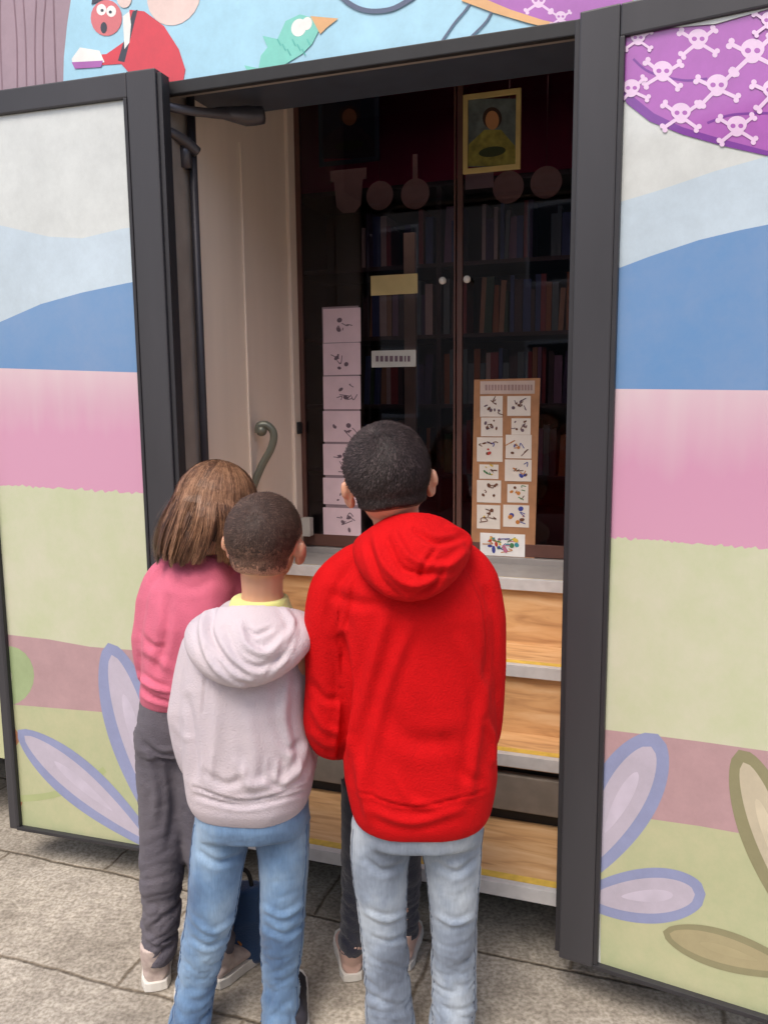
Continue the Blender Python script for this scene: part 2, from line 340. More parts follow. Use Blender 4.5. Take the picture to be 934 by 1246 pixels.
# bookcase along the far side
BN = 1.98; shelf_m = mat('dark_shelf', S(62, 52, 50), .5, .15, 8)
bm = NB(); 
def zr(py): return BUS.hit(500, py, BN)[1]
rows = [zr(322), zr(408), zr(492), zr(576), zr(655)]
for z in rows: fbox(bm, BUS, -1.3, 2.55, BN, 2.4, z-.02, z)
for s in (-1.3, -.5, .28, 1.03, 1.80, 2.53): fbox(bm, BUS, s, s+.025, BN+.004, 2.4, .9, rows[0]+.36)
fbox(bm, BUS, -1.3, 2.55, BN, 2.4, rows[0]+.361, rows[0]+.385); fbox(bm, BUS, -1.3, 2.55, 2.401, 2.43, .9, 2.9)
bc = obj('bookcase', bm, shelf_m, bus)
bm = NB(); fbox(bm, BUS, -1.3, 2.55, BN+.02, 2.39, rows[0]+.39, 2.96); obj('header_board', bm, maroon, bc)
bm = NB(); s_, _ = BUS.hit(497, 390, 1.5); fbox(bm, BUS, s_-.022, s_+.03, 1.5, 1.53, .9, BUS.hit(497, 283, 1.5)[1]); obj('reflection_band', bm, mat('pale_reflection', S(205, 190, 160), .5), bus, bevel=.002)  # pale upright bar standing in for a reflection in the door glass
# door leaves ------------------------------------------------------
pal = dict(off=(206, 210, 207), lb=(190, 206, 217), blue=(106, 146, 190), grn=(202, 203, 178), grn2=(182, 187, 148), mauve=(180, 146, 150), oblue=(142, 150, 188), pet=(188, 180, 196), olive=(140, 136, 102), opet=(192, 182, 158),
           purple=(170, 92, 178), skull=(228, 198, 228), sky=(164, 212, 232), red=(214, 44, 56), face=(214, 110, 112), black=(34, 34, 46), white=(240, 238, 232), wing=(232, 206, 196), teal=(120, 206, 190), orange=(222, 170, 110), trunk=(158, 132, 140), line=(70, 84, 112), book=(170, 90, 170), brown=(170, 120, 90), dpur=(120, 50, 150), green=(158, 176, 130), opet2=(166, 156, 120), lav=(220, 218, 222))
PK = {k: mat('paint_'+k, S(*v), .4, .13, 5, coat=.6, detail=9) for k, v in pal.items()}
PK['grn'] = mat('paint_meadow', S(208, 206, 184), .4, .1, 3.2, coat=.6, detail=10, col2=S(188, 198, 156)); PK['grn2'] = mat('paint_moss_green', S(194, 192, 154), .4, .1, 3.5, coat=.6, detail=10, col2=S(166, 178, 136))
PK['blue'] = mat('paint_hill_blue', S(94, 142, 192), .4, .1, 3, coat=.6, detail=10, col2=S(124, 152, 192))
for _k in PK:
    for _n in PK[_k].node_tree.nodes:
        if _n.type == 'TEX_NOISE': _n.inputs['Roughness'].default_value = .78
def pink_mat(name, z0, z1):
    m = bpy.data.materials.new(name); m.use_nodes = True; t = m.node_tree; N = t.nodes; L = t.links; b = N['Principled BSDF']
    tc = N.new('ShaderNodeTexCoord'); sx = N.new('ShaderNodeSeparateXYZ'); L.new(tc.outputs['Object'], sx.inputs[0])
    no = N.new('ShaderNodeTexNoise'); no.inputs['Scale'].default_value = 5; mp = N.new('ShaderNodeMapping'); mp.inputs['Scale'].default_value = (4, 4, .7); L.new(tc.outputs['Object'], mp.inputs[0]); L.new(mp.outputs[0], no.inputs[0])
    mu = N.new('ShaderNodeMath'); mu.operation = 'MULTIPLY_ADD'; mu.inputs[1].default_value = .12; L.new(no.outputs[0], mu.inputs[0]); L.new(sx.outputs[2], mu.inputs[2])
    mr = N.new('ShaderNodeMapRange'); mr.inputs[1].default_value = z0+.06; mr.inputs[2].default_value = z1+.06; L.new(mu.outputs[0], mr.inputs[0])
    r = N.new('ShaderNodeValToRGB'); e = r.color_ramp.elements; e[0].position = .1; e[0].color = (*S(208, 152, 180), 1); e[1].position = .72; e[1].color = (*S(216, 194, 200), 1); k = e.new(.3); k.color = (*S(210, 166, 186), 1)
    L.new(mr.outputs[0], r.inputs[0]); L.new(r.outputs[0], b.inputs['Base Color']); b.inputs['Roughness'].default_value = .38; b.inputs['Coat Weight'].default_value = .6; b.inputs['Coat Roughness'].default_value = .06; b.inputs['Coat IOR'].default_value = 1.7; return m
class Paint:
    """painted sheet: shapes given as outlines, each layer half a millimetre above the last, one mesh"""
    def __init__(s, fr, n, smax=None, smin=None, zmin=-9, zmax=9):
        s.bm = NB(); KEEP.add(id(s.bm)); s.fr = fr; s.n = n; s.k = 0; s.mats = []; s.smin, s.smax, s.zmin, s.zmax = smin, smax, zmin, zmax
    def mi(s, m):
        if m not in s.mats: s.mats.append(m)
        return s.mats.index(m)
    def poly(s, pts, m, k=None):
        if isinstance(m, str): m = PK[m]
        if k is None: s.k += 1; k = s.k
        q = [s.fr.hit(x, y, s.n) for x, y in pts]
        def clip(q, ax, lim, sg):
            o = []
            for i in range(len(q)):
                A, B = q[i-1], q[i]; da, db = sg*(A[ax]-lim), sg*(B[ax]-lim)
                if (da < 0) != (db < 0): t = da/(da-db); o.append((A[0]+(B[0]-A[0])*t, A[1]+(B[1]-A[1])*t))
                if db >= 0: o.append(B)
            return o
        for ax, lim, sg in ((0, s.smin, 1), (0, s.smax, -1), (1, s.zmin, 1), (1, s.zmax, -1)):
            if lim is not None and q: q = clip(q, ax, lim, sg)
        vs = [s.fr.W(a_, s.n-k*.00008, z_) for a_, z_ in q]
        vs = [v for i, v in enumerate(vs) if (v-vs[i-1]).length > 1e-5]
        if len(vs) > 2:
            c2 = [((v-s.fr.o).dot(s.fr.e), v.z) for v in vs]
            if sum(c2[i-1][0]*c2[i][1]-c2[i][0]*c2[i-1][1] for i in range(len(c2))) < 0: vs = vs[::-1]
            f = s.bm.faces.new([s.bm.verts.new(v) for v in vs]); f.material_index = s.mi(m)
    def ell(s, cx, cy, rx, ry, m, rot=0, k=None, n=22):
        c, q = math.cos(R(rot)), math.sin(R(rot))
        s.poly([(cx+rx*math.cos(t)*c-ry*math.sin(t)*q, cy+rx*math.cos(t)*q+ry*math.sin(t)*c) for t in [2*math.pi*i/n for i in range(n)]], m, k)
    def petal(s, base, tip, w, mo, mi_, th=.24, pw=.55):
        def outl(b, t_, w_, n=34):
            b, t_ = Vector(b), Vector(t_); d = t_-b; L_ = d.length; d.normalize(); q = Vector((-d.y, d.x)); o = []
            prof = [(u, (math.sin(math.pi*min(1, u)**1.35))**pw) for u in [i/n for i in range(n+1)]]
            for u, h in prof: o.append(b+d*(L_*u)+q*w_*h)
            for u, h in prof[::-1][1:-1]: o.append(b+d*(L_*u)-q*w_*h)
            return [(p.x, p.y) for p in o]
        s.poly(outl(base, tip, w), mo)
        b, t_ = Vector(base), Vector(tip); d = t_-b
        s.poly(outl(b+d*.12, t_-d.normalized()*w*th*1.6, w*(1-th*1.5)), mi_)
        s.poly(outl(b+d*.35, t_-d*.25, w*.22), mat('petal_streak_'+mi_, S(*[min(255, v+7) for v in pal[mi_]]), .4))
    def band_edge(s, pts, amp, step=5, seed=1):
        rs = random.Random(seed); o = []
        for (x0, y0), (x1, y1) in zip(pts, pts[1:]):
            n = max(1, int(abs(x1-x0)/step))
            for i in range(n): o.append((x0+(x1-x0)*i/n+rs.uniform(-1, 1), y0+(y1-y0)*i/n+rs.uniform(-amp, amp)))
        return o+[pts[-1]]
    def stroke(s, pts, wd, m):
        pts, _ = spline([Vector((*p, 0)) for p in pts], [0]*len(pts), 6) if len(pts) > 2 else ([Vector((*p, 0)) for p in pts], 0)
        L_, R_ = [], []
        for i, p in enumerate(pts):
            d = (pts[min(i+1, len(pts)-1)]-pts[max(0, i-1)]).normalized(); q = Vector((-d.y, d.x, 0))*wd/2; L_.append((p+q)[:2]); R_.append((p-q)[:2])
        s.poly(L_+R_[::-1], m)
    def skull(s, x, y, r, rot=0):
        k = s.k+1; s.k += 2
        for sg in (1, -1):
            d = Vector((math.cos(R(35*sg+rot)), math.sin(R(35*sg+rot)))); q = Vector((-d.y, d.x))*r*.13; c = Vector((x, y+r*.35))
            s.poly([tuple(c+d*r*1.45+q), tuple(c+d*r*1.45-q), tuple(c-d*r*1.45-q), tuple(c-d*r*1.45+q)], 'skull', k=k-.3*sg)
            for e in (1, -1):
                for o_ in (1, -1): s.ell(*(c+d*r*1.5*e+q*1.3*o_), r*.2, r*.2, 'skull', k=k+.1+.05*o_+.1*e, n=8)
        s.ell(x, y, r*.72, r*.62, 'skull', rot, k=k+.5); s.ell(x, y+r*.55, r*.42, r*.32, 'skull', rot, k=k+.6)
        for e in (1, -1): s.ell(x+e*r*.28, y+.1*r, r*.19, r*.17, 'purple', k=k+.9+.02*e, n=10)
    def done(s, name, parent):
        s.bm.normal_update(); bmesh.ops.triangulate(s.bm, faces=s.bm.faces[:], ngon_method='EAR_CLIP')
        return obj(name, s.bm, s.mats, parent)

def leaf(fr, Lw, z0, z1, stile_l, stile_r, painter, label, arm=None):
    d = thing('door', label, 'x', fr.W(Lw/2, 0, z0)); del d['category']; d.parent = bus; d.location = fr.W(Lw/2, 0, z0)-bus.location
    T = .055
    b = NB(); tp = .065
    fbox(b, fr, 0, stile_l, 0, T, z0, z1); fbox(b, fr, Lw-stile_r, Lw, 0, T, z0, z1)
    fbox(b, fr, stile_l+.0005, Lw-stile_r-.0005, 0.001, T-.001, z1-tp, z1-.0005)
    obj('frame', b, frame_m, d, bevel=.004)
    b = NB(); gw = .011
    fbox(b, fr, stile_l+.0005, stile_l+gw, -.002, .012, z0+.012, z1-tp-.0005); fbox(b, fr, Lw-stile_r-gw, Lw-stile_r-.0005, -.002, .012, z0+.012, z1-tp-.0005)
    fbox(b, fr, stile_l+.0005, Lw-stile_r-.0005, -.004, T, z0, z0+.0115)
    if stile_l > .05: fbox(b, fr, -.012, -.0005, .008, T-.008, z0+.01, z1-.01)
    if stile_r > .05: fbox(b, fr, Lw+.0005, Lw+.014, .008, T-.008, z0+.01, z1-.01)
    obj('gasket', b, edge_m, d, bevel=.002)
    b = NB(); fbox(b, fr, stile_l+.002, Lw-stile_r-.002, .014, .022, z0+.005, z1-tp+.01); obj('glass_backing', b, mat('leaf_glass', S(150, 160, 160), .2), d)
    p = Paint(fr, .0125, Lw-stile_r-.001, stile_l+.001, z0+.008, z1-tp-.0005); painter(p); p.done('painted_panel', d)
    return d
# right leaf
q_ = ray(679, 1165); q_ = q_*((.12-H)/q_.z)
RL = Frame((q_.x, q_.y), R(28))
def paint_right(p):
    pk = pink_mat('paint_pink_right', RL.hit(750, 662)[1], RL.hit(750, 473)[1])
    p.poly([(700, -60), (1200, -60), (1200, 1400), (700, 1400)], 'off')
    p.poly([(740, 250), (800, 232), (870, 208), (934, 190), (1200, 110), (1200, 400), (740, 400)], 'lb')
    p.poly([(740, 331), (790, 312), (850, 292), (900, 280), (960, 268), (1200, 225), (1200, 520), (740, 520)], 'blue')
    p.poly([(730, 473), (934, 475), (1200, 478), (1200, 760), (730, 700)], pk)
    p.poly(p.band_edge([(736, 654), (800, 658), (934, 668), (1060, 677)], 2.2, 4)+[(1200, 686), (1200, 1500), (730, 1500)], 'grn')
    p.poly([(730, 887), (780, 893), (850, 902), (934, 914), (1200, 950), (1200, 1070), (934, 1020), (850, 1005), (780, 995), (730, 985)], 'mauve')
    p.poly([(730, 985), (780, 995), (850, 1005), (934, 1020), (1200, 1070), (1200, 1600), (730, 1600)], 'grn2')
    p.petal((700, 1078), (800, 893), 42, 'oblue', 'pet', .26, .5)
    p.petal((700, 1092), (858, 1088), 34, 'oblue', 'pet', .24, .45)
    p.petal((984, 1150), (898, 912), 34, 'olive', 'opet', .3, .5)
    p.petal((985, 1188), (806, 1133), 24, 'olive', 'opet2', .22, .55)
    # scarf with skulls
    p.poly([(740, 30), (800, 36), (870, 30), (934, 12), (1200, -60), (1200, 260), (934, 187), (870, 172), (820, 158), (780, 140), (758, 118), (740, 90)], 'purple')
    p.poly([(755, 110), (762, 126), (790, 148), (830, 164), (880, 178), (934, 190), (934, 184), (880, 170), (830, 155), (795, 138), (768, 116)], 'dpur')
    p.stroke([(770, 72), (790, 88), (830, 98), (860, 96)], 3, 'dpur'); p.stroke([(860, 150), (890, 140), (934, 138)], 3, 'dpur')
    for x, y, r in ((849, 46, 15), (915, 60, 18), (806, 85, 15), (872, 102, 16), (828, 136, 15), (896, 152, 15), (768, 106, 13), (776, 45, 11), (940, 108, 16), (985, 70, 17), (970, 150, 16), (1020, 110, 16), (936, 24, 13), (1000, 30, 15)): p.skull(x, y, r*1.12, random.uniform(-12, 12))
    p.poly([(740, -60), (1200, -60), (1200, -75), (934, 12), (870, 30), (800, 36), (740, 30)], 'off')
leaf(RL, .70, .12, 2.29, .084, .05, paint_right, 'right door leaf painted with bands and a purple skull scarf')
# left leaf
a_ = R(17); q_ = P(188, 79, 2.30)
LL = Frame((q_.x-.66*math.cos(a_), 2.30+.66*math.sin(a_)), a_)
def paint_left(p):
    pk = pink_mat('paint_pink_left', LL.hit(100, 595)[1], LL.hit(100, 450)[1])
    p.poly([(-200, -60), (300, -60), (300, 1400), (-200, 1400)], 'off')
    p.poly([(-200, 262), (0, 274), (60, 288), (100, 290), (150, 278), (300, 262), (300, 500), (-200, 500)], 'lb')
    p.poly([(-200, 440), (0, 392), (50, 370), (100, 356), (152, 345), (300, 318), (300, 500), (-200, 500)], 'blue')
    p.poly([(-200, 443), (0, 448), (160, 453), (300, 457), (300, 640), (-200, 640)], pk)
    p.poly([(-200, 586)]+p.band_edge([(-40, 590), (60, 593), (120, 597), (170, 600)], 2.6, 4)+[(300, 604), (300, 900), (-200, 900)], 'grn')
    p.poly([(-200, 750), (0, 771), (60, 778), (110, 787), (175, 792), (300, 810), (300, 885), (120, 866), (60, 861), (0, 856), (-200, 840)], 'mauve')
    p.poly([(-200, 840), (0, 856), (60, 861), (120, 866), (300, 885), (300, 1500), (-200, 1500)], 'grn2')
    p.ell(10, 822, 32, 36, 'green'); p.ell(2, 824, 13, 16, 'grn')
    p.stroke([(-10, 880), (14, 885), (22, 900), (12, 912)], 4, 'brown'); p.stroke([(14, 965), (26, 975), (18, 985), (8, 982)], 4, 'brown')
    p.stroke([(20, 972), (60, 968), (100, 955), (128, 936)], 8, mat('paint_moss', S(172, 182, 132), .4, .1, 6))
    p.petal((205, 1030), (132, 782), 32, 'oblue', 'pet', .3, .55)
    p.petal((200, 1040), (22, 888), 26, 'oblue', 'pet', .26, .6)
leaf(LL, .66, .12, 2.355, .03, .088, paint_left, 'left door leaf painted with bands and blue petals')
# painting on the body above the doors
p = Paint(BUS, -.002, zmin=ZT+.014, zmax=3.09)
p.poly([(-120, -250), (1000, -250), (1000, 300), (-120, 300)], 'sky')
p.poly([(-130, -260), (84, -260), (88, -10), (82, 30), (78, 70), (74, 240), (-130, 240)], 'trunk')
for i in range(11):
    x = -60+i*13; p.stroke([(x, -240), (x+random.uniform(-5, 5), -40), (x+random.uniform(-5, 5), 60), (x+3, 200)], 1.6, mat('bark_line', S(136, 110, 120), .5))
p.ell(212, -6, 32, 38, 'wing', 20)
p.poly([(148, 78), (118, 80), (95, 76), (100, 68), (130, 66), (160, 45), (158, 12), (176, 14), (200, 32), (218, 60), (226, 85), (222, 106), (200, 118), (178, 112)], 'red')
p.poly([(162, 14), (168, 12), (152, 76), (144, 74)], 'black'); p.poly([(150, 20), (158, 14), (160, 30), (158, 52), (152, 60)], 'white')
p.ell(130, 22, 19, 22, 'face'); p.ell(124, 12, 6, 7, 'white', n=12); p.ell(136, 14, 6, 7, 'white', n=12); p.ell(125, 13, 2, 2, 'black', n=8); p.ell(135, 15, 2, 2, 'black', n=8); p.ell(127, 34, 4, 7, 'black', n=12)
p.poly([(112, 6), (116, -22), (148, -26), (160, -2), (150, 0), (132, -2)], 'black'); p.ell(152, -2, 9, 12, 'wing')
p.poly([(88, 72), (98, 58), (122, 62), (128, 76), (90, 80)], 'white'); p.poly([(88, 76), (126, 74), (124, 82), (92, 84)], 'book')
p.poly([(315, 84), (318, 68), (326, 58), (320, 44), (338, 48), (348, 26), (365, 18), (382, 22), (388, 38), (380, 54), (368, 66), (345, 80), (322, 90)], 'teal')
p.poly([(328, 86), (298, 80), (304, 92), (324, 96)], 'teal'); p.ell(364, 34, 9, 11, 'white', 20); p.ell(374, 29, 6, 8, 'white', 10); p.poly([(378, 20), (412, 23), (398, 34), (390, 42)], 'orange')
for i in range(7): p.stroke([(338+i*6, 48+i%3*6), (342+i*6, 56+i%3*6)], 1.5, mat('teal_dark', S(90, 180, 170), .5))
p.stroke([(405, -40), (412, -8), (440, 12), (475, 12), (505, -4)], 6, 'line')
p.stroke([(582, -30), (572, 4), (552, 30), (530, 62)], 2.6, 'line'); p.stroke([(618, -30), (602, 4), (592, 26), (568, 50)], 2.6, 'line')
p.poly([(556, -40), (562, 2), (600, 16), (640, 28), (672, 36), (712, 44), (760, 60), (780, -60)], 'orange')
p.poly([(566, -60), (582, -4), (620, 12), (660, 25), (700, 34), (760, 50), (780, -60)], 'purple')
for x, y, r in ((655, 0, 12), (682, 20, 9), (625, -22, 12), (690, -20, 12)): p.skull(x, y, r)
p.done('painted_band', bus)
# folding gear of the left leaf
steel = mat('dark_steel', S(92, 90, 96), .35, .1, 20, metal=.5)
Yh = BUS.W(.1, .12, 0).y
bm = NB()
tube(bm, [P(186, 124, 2.36), P(215, 132, 2.38), P(250, 137, 2.42), P(300, 140, 2.5)], [.011, .013, .013, .018], flat=.7)
tube(bm, [P(262, 136, 2.45), P(300, 141, 2.5), P(320, 140, 2.52)], [.012, .028, .024], k=3)
obj('door_arm', bm, steel, bus, smooth=True)
bm = NB()
tube(bm, [P(186, 157, 2.36), P(205, 160, 2.38), P(225, 172, 2.42), P(240, 185, 2.45)], [.011, .013, .015, .015])
tube(bm, [P(224, 168, 2.44), P(226, 205, 2.44)], [.02, .018], k=1)
obj('door_arm', bm, steel, bus, smooth=True)
bm = NB(); c = P(239, 300, 2.46)
tube(bm, [Vector((c.x, c.y, .5)), Vector((c.x, c.y, 2.45))], .012, k=1); tube(bm, [Vector((c.x-.025, c.y, .5)), Vector((c.x-.025, c.y, 2.4))], .007, k=1)
obj('door_shaft', bm, mat('dark_shaft', S(60, 58, 64), .45, metal=.3), bus, smooth=True)

# ------------------------------------------------------------------ THINGS ON AND BEHIND THE GLASS
pastel = mat('card_white', S(226, 200, 208), .6, .05, 20); cardw = mat('paper_white', S(232, 224, 214), .6, .04, 20)
ink = mat('ink_dark', S(112, 92, 104), .7)
inks = [mat('ink_'+n, S(*c), .7) for n, c in (('red', (190, 60, 50)), ('blue', (60, 70, 150)), ('orange', (200, 130, 60)), ('green', (70, 130, 80)), ('yellow', (220, 190, 70)), ('brown', (110, 70, 50)), ('pink', (200, 120, 150)), ('teal', (60, 150, 160)))]
GF = GN-.001
def sheet(x0, y0, x1, y1, n, th, m, name, parent, skew=0):
    (a0, z1), (a1, z0) = BUS.hit(x0, y0, n), BUS.hit(x1, y1, n)
    b = NB(); fbox(b, BUS, a0, a1, n-th, n, z0, z1); return obj(name, b, m, parent)
def doodle(parent, n, cx, cy, w_, h_, cols, cnt=7, name='drawing', seed=0):
    rs = random.Random(seed); p = Paint(BUS, n)
    for i in range(cnt):
        x = cx+rs.uniform(-.5, .5)*w_*.7; y = cy+rs.uniform(-.5, .5)*h_*.6; m = rs.choice(cols)
        if rs.random() < .5: p.ell(x, y, w_*rs.uniform(.03, .1), h_*rs.uniform(.04, .12), m, rs.uniform(0, 90), n=10)
        else: p.stroke([(x, y), (x+rs.uniform(-.2, .2)*w_, y+rs.uniform(-.15, .15)*h_), (x+rs.uniform(-.25, .25)*w_, y+rs.uniform(-.2, .2)*h_)], 1.0, m)
    return p.done(name, parent)
s_, z_ = BUS.hit(416, 655, GF)
strip = thing('card_strip', 'vertical strip of seven pale picture cards taped to the left glass door', 'card strip', BUS.W(s_, GF, z_))
ys = [375, 417, 457, 499, 539, 580, 616, 655]
bm = NB(); (a0, z1), (a1, z0) = BUS.hit(392, 374, GF), BUS.hit(440, 656, GF); fbox(bm, BUS, a0, a1, GF-.003, GF-.0005, z0, z1); obj('backing', bm, mat('strip_grey', S(150, 130, 138), .7), strip)
for i in range(7):
    cc = sheet(393, ys[i]+1.2, 439, ys[i+1]-1.2, GF-.0032, .0015, pastel, 'card', strip)
    doodle(cc, GF-.005, 418, (ys[i]+ys[i+1])/2+2, 36, 30, [ink], 7, 'drawing', i+3)
s_, z_ = BUS.hit(614, 684, GF)
board = thing('cardboard_panel', 'tall brown cardboard panel covered with small picture cards on the right glass door', 'board', BUS.W(s_, GF, z_))
bm = NB(); q = [BUS.hit(x, y, GF) for x, y in ((577, 462), (657, 460), (650, 685), (573, 683))]
lo = [bm.verts.new(BUS.W(a, GF-.0005, z)) for a, z in q]; hi = [bm.verts.new(BUS.W(a, GF-.006, z)) for a, z in q]
bm.faces.new(lo); bm.faces.new(hi[::-1])
for i in range(4): bm.faces.new((lo[i], hi[i], hi[(i+1) % 4], lo[(i+1) % 4]))
obj('backing', bm, mat('cardboard', S(176, 128, 92), .8, .12, 25), board)
n0 = GF-.0063
tb = sheet(584, 464, 650, 479, n0, .001, mat('title_strip', S(206, 186, 176), .7), 'title_strip', board)
p = Paint(BUS, n0-.0012); rs = random.Random(4)
x = 590
while x < 646:
    wd = rs.uniform(2.2, 3.6); p.poly([(x, 468), (x+wd, 468), (x+wd, 475), (x, 475)], mat('faded_letters', S(168, 140, 136), .7), k=1); x += wd+1.2
p.done('lettering', tb)
cards = [(584, 482, 611, 507, 0), (617, 482, 645, 506, 0), (585, 508, 611, 531, 0), (622, 509, 645, 529, 0), (580, 532, 611, 562, 1), (615, 529, 646, 558, 2), (583, 565, 606, 583, 4), (614, 559, 646, 586, 2), (580, 584, 609, 612, 6), (617, 589, 642, 612, 3), (580, 614, 608, 644, 5), (612, 614, 643, 642, 2)]
for i, (x0, y0, x1, y1, kk) in enumerate(cards):
    cc = sheet(x0, y0, x1, y1, n0-(i % 2)*.0004, .001, cardw, 'card', board)
    doodle(cc, n0-.0022, (x0+x1)/2, (y0+y1)/2-1, (x1-x0), (y1-y0), [ink, inks[5]] if kk == 0 else [inks[kk-1], inks[kk], inks[5]], 8, 'drawing', i+40)
cc = sheet(584, 648, 638, 678, n0, .001, mat('bright_card', S(240, 240, 238), .6), 'card', board)
doodle(cc, n0-.0015, 611, 661, 52, 26, inks, 26, 'drawing', 99)
# framed pictures
def picture(x0, y0, x1, y1, n, label, fm, seed, bgc, cl):
    s_, z_ = BUS.hit((x0+x1)/2, y1, n); o = thing('framed_picture', label, 'picture', BUS.W(s_, n, z_))
    (a0, z1), (a1, z0) = BUS.hit(x0, y0, n), BUS.hit(x1, y1, n); f = .016
    b = NB(); fbox(b, BUS, a0, a1, n-.012, n, z0, z0+f); fbox(b, BUS, a0, a1, n-.012, n, z1-f, z1); fbox(b, BUS, a0, a0+f, n-.012, n, z0+f, z1-f); fbox(b, BUS, a1-f, a1, n-.012, n, z0+f, z1-f)
    obj('frame', b, fm, o, bevel=.001)
    p = Paint(BUS, n-.004); w_, h_ = x1-x0, y1-y0; cx = (x0+x1)/2
    p.poly([(x0+3, y0+3), (x1-3, y0+3), (x1-3, y1-3), (x0+3, y1-3)], mat('pic_bg%d' % seed, S(*bgc), .6, .3, 30))
    p.poly([(x0+4, y1-4), (x0+6, y0+h_*.66), (cx-w_*.14, y0+h_*.46), (cx+w_*.16, y0+h_*.46), (x1-7, y0+h_*.68), (x1-4, y1-4)], mat('pic_cl%d' % seed, S(*cl), .6, .4, 40))
    p.ell(cx, y0+h_*.3, w_*.17, h_*.15, mat('pic_hair%d' % seed, S(60, 40, 30), .6)); p.ell(cx, y0+h_*.33, w_*.12, h_*.13, mat('pic_skin%d' % seed, S(196, 140, 92), .6))
    p.ell(cx, y0+h_*.76, w_*.24, h_*.07, mat('pic_dark%d' % seed, S(50, 60, 30), .6), -8)
    p.done('print', o)
picture(564, 117, 633, 206, GN-.004, 'yellow framed picture of a person in green hanging high in the right glass door', mat('yellow_frame', S(212, 188, 122), .5), 1, (100, 110, 108), (146, 138, 62))
picture(388, 116, 462, 196, GN+.30, 'dim teal framed picture hanging high behind the left glass door', mat('teal_frame', S(70, 90, 104), .5), 2, (30, 44, 60), (60, 50, 60))
# hanging paddles
pad_m = mat('card_disc', S(168, 142, 128), .8, .1, 20)
def disc(cx, cy, r, n, label, handle=None, cup=False):
    b = NB(); c, z = BUS.hit(cx, cy, n); rr = r*scl(cx, cy, BUS.W(c, n, 0).y)
    M = Matrix.Translation(BUS.W(c, n, z)) @ Matrix.Rotation(-BA, 4, 'Z') @ Matrix.Rotation(R(90), 4, 'X')
    if not cup: bmesh.ops.create_cone(b, cap_ends=True, segments=36, radius1=rr, radius2=rr, depth=.006, matrix=M)
    else:
        pts = [(-.9, .95), (.9, .95), (.9, .45), (.72, .45), (.6, -.7), (.3, -1.0), (-.3, -1.0), (-.6, -.7), (-.72, .45), (-.9, .45)]
        lo = [b.verts.new(BUS.W(c+x*rr, n-.003, z+y*rr)) for x, y in pts]; hi = [b.verts.new(BUS.W(c+x*rr, n+.003, z+y*rr)) for x, y in pts]
        b.faces.new(lo); b.faces.new(hi[::-1])
        for i in range(len(pts)): b.faces.new((lo[i], hi[i], hi[(i+1) % len(pts)], lo[(i+1) % len(pts)]))
    if handle:
        (a0, z1), (a1, z0) = BUS.hit(cx-3, handle, n), BUS.hit(cx+3, cy-r+2, n); fbox(b, BUS, a0, a1, n-.0035, n+.0035, z0, z1)
    else:
        tube(b, [BUS.W(c, n, z+rr*.9), BUS.W(c, n, z+rr+.5)], .0008, seg=5, k=1)
    return tag(obj('paper_fan' if handle else ('paper_cup' if cup else 'paper_disc'), b, pad_m), label, 'decoration', 'paper decorations hung behind the glass')
disc(424, 232, 26, GN+.5, 'cup shaped card decoration under the dim teal picture', cup=True)
disc(462, 238, 17, GN+.5, 'round card disc just right of the cup shaped decoration')
disc(505, 236, 18, GN+.5, 'round card paddle with an upright handle', handle=188)
disc(618, 228, 19, GN+.5, 'round card disc under the yellow framed picture')
disc(664, 222, 19, GN+.5, 'round card disc right of the yellow picture near the door post')
sheet_ = lambda *a: a
def lab(x0, y0, x1, y1, n, c, label, name='paper_label'):
    (a0, z1), (a1, z0) = BUS.hit(x0, y0, n), BUS.hit(x1, y1, n); b = NB(); fbox(b, BUS, a0, a1, n-.002, n-.0005, z0, z1)
    return tag(obj(name, b, mat('lab_'+label[:8].replace(' ', '_'), S(*c), .6)), label, 'label')
lab(451, 336, 508, 357, GN, (206, 186, 130), 'yellowish paper strip stuck to the left glass door at knob height')
l2 = lab(452, 427, 506, 446, GN, (196, 196, 190), 'white paper strip with dark print stuck halfway down the left glass door')
p = Paint(BUS, GN-.0028); rs = random.Random(5); x = 457
while x < 500:
    wd = rs.uniform(2, 4.5); p.poly([(x, 433), (x+wd, 433), (x+wd, 440), (x, 440)], ink, k=1); x += wd+1.8
p.done('print', l2)
lab(566, 210, 600, 228, GN+.45, (176, 160, 156), 'small pale note under the yellow framed picture')
# books
bk_c = [(130, 60, 60), (60, 80, 120), (150, 120, 90), (70, 60, 60), (120, 100, 120), (90, 110, 110), (170, 160, 150), (60, 50, 80), (140, 90, 50), (50, 80, 60)]
cnames = ['dark red', 'blue', 'tan', 'brown black', 'mauve', 'grey green', 'pale grey', 'violet', 'rust', 'green']
bkm = [mat('book_%s' % n.replace(' ', '_'), S(*c), .55, .1, 30) for n, c in zip(cnames, bk_c)]
protos = {}; rb = random.Random(11)
def book(s, z, wd, h_, ci, tilt, row):
    key = (ci, round(h_, 2), round(wd, 3))
    if key not in protos:
        fr = Frame((0, 0), BA); b = NB(); th = .0025; d = .15
        fbox(b, fr, 0, th, 0, d, 0, h_); fbox(b, fr, wd-th, wd, 0, d, 0, h_); fbox(b, fr, th, wd-th, 0, .003, 0, h_)
        fbox(b, fr, th, wd-th, .003, d-.006, .004, h_-.004, 1)
        me = bpy.data.meshes.new('book'); b.to_mesh(me); b.free(); me.materials.append(bkm[ci]); me.materials.append(cardw); protos[key] = me
    o = bpy.data.objects.new('book', protos[key]); COL.objects.link(o); o.location = BUS.W(s, BN+.03+rb.uniform(0, .02), z)
    o.rotation_euler = Matrix.Rotation(tilt, 3, BUS.n).to_euler()
    o['label'] = '%s book standing on the %s shelf behind the glass doors' % (cnames[ci], row); o['category'] = 'book'; o['group'] = '%s books on the %s shelf' % (cnames[ci], row)
rn = ['topmost', 'second', 'third', 'fourth', 'lowest']
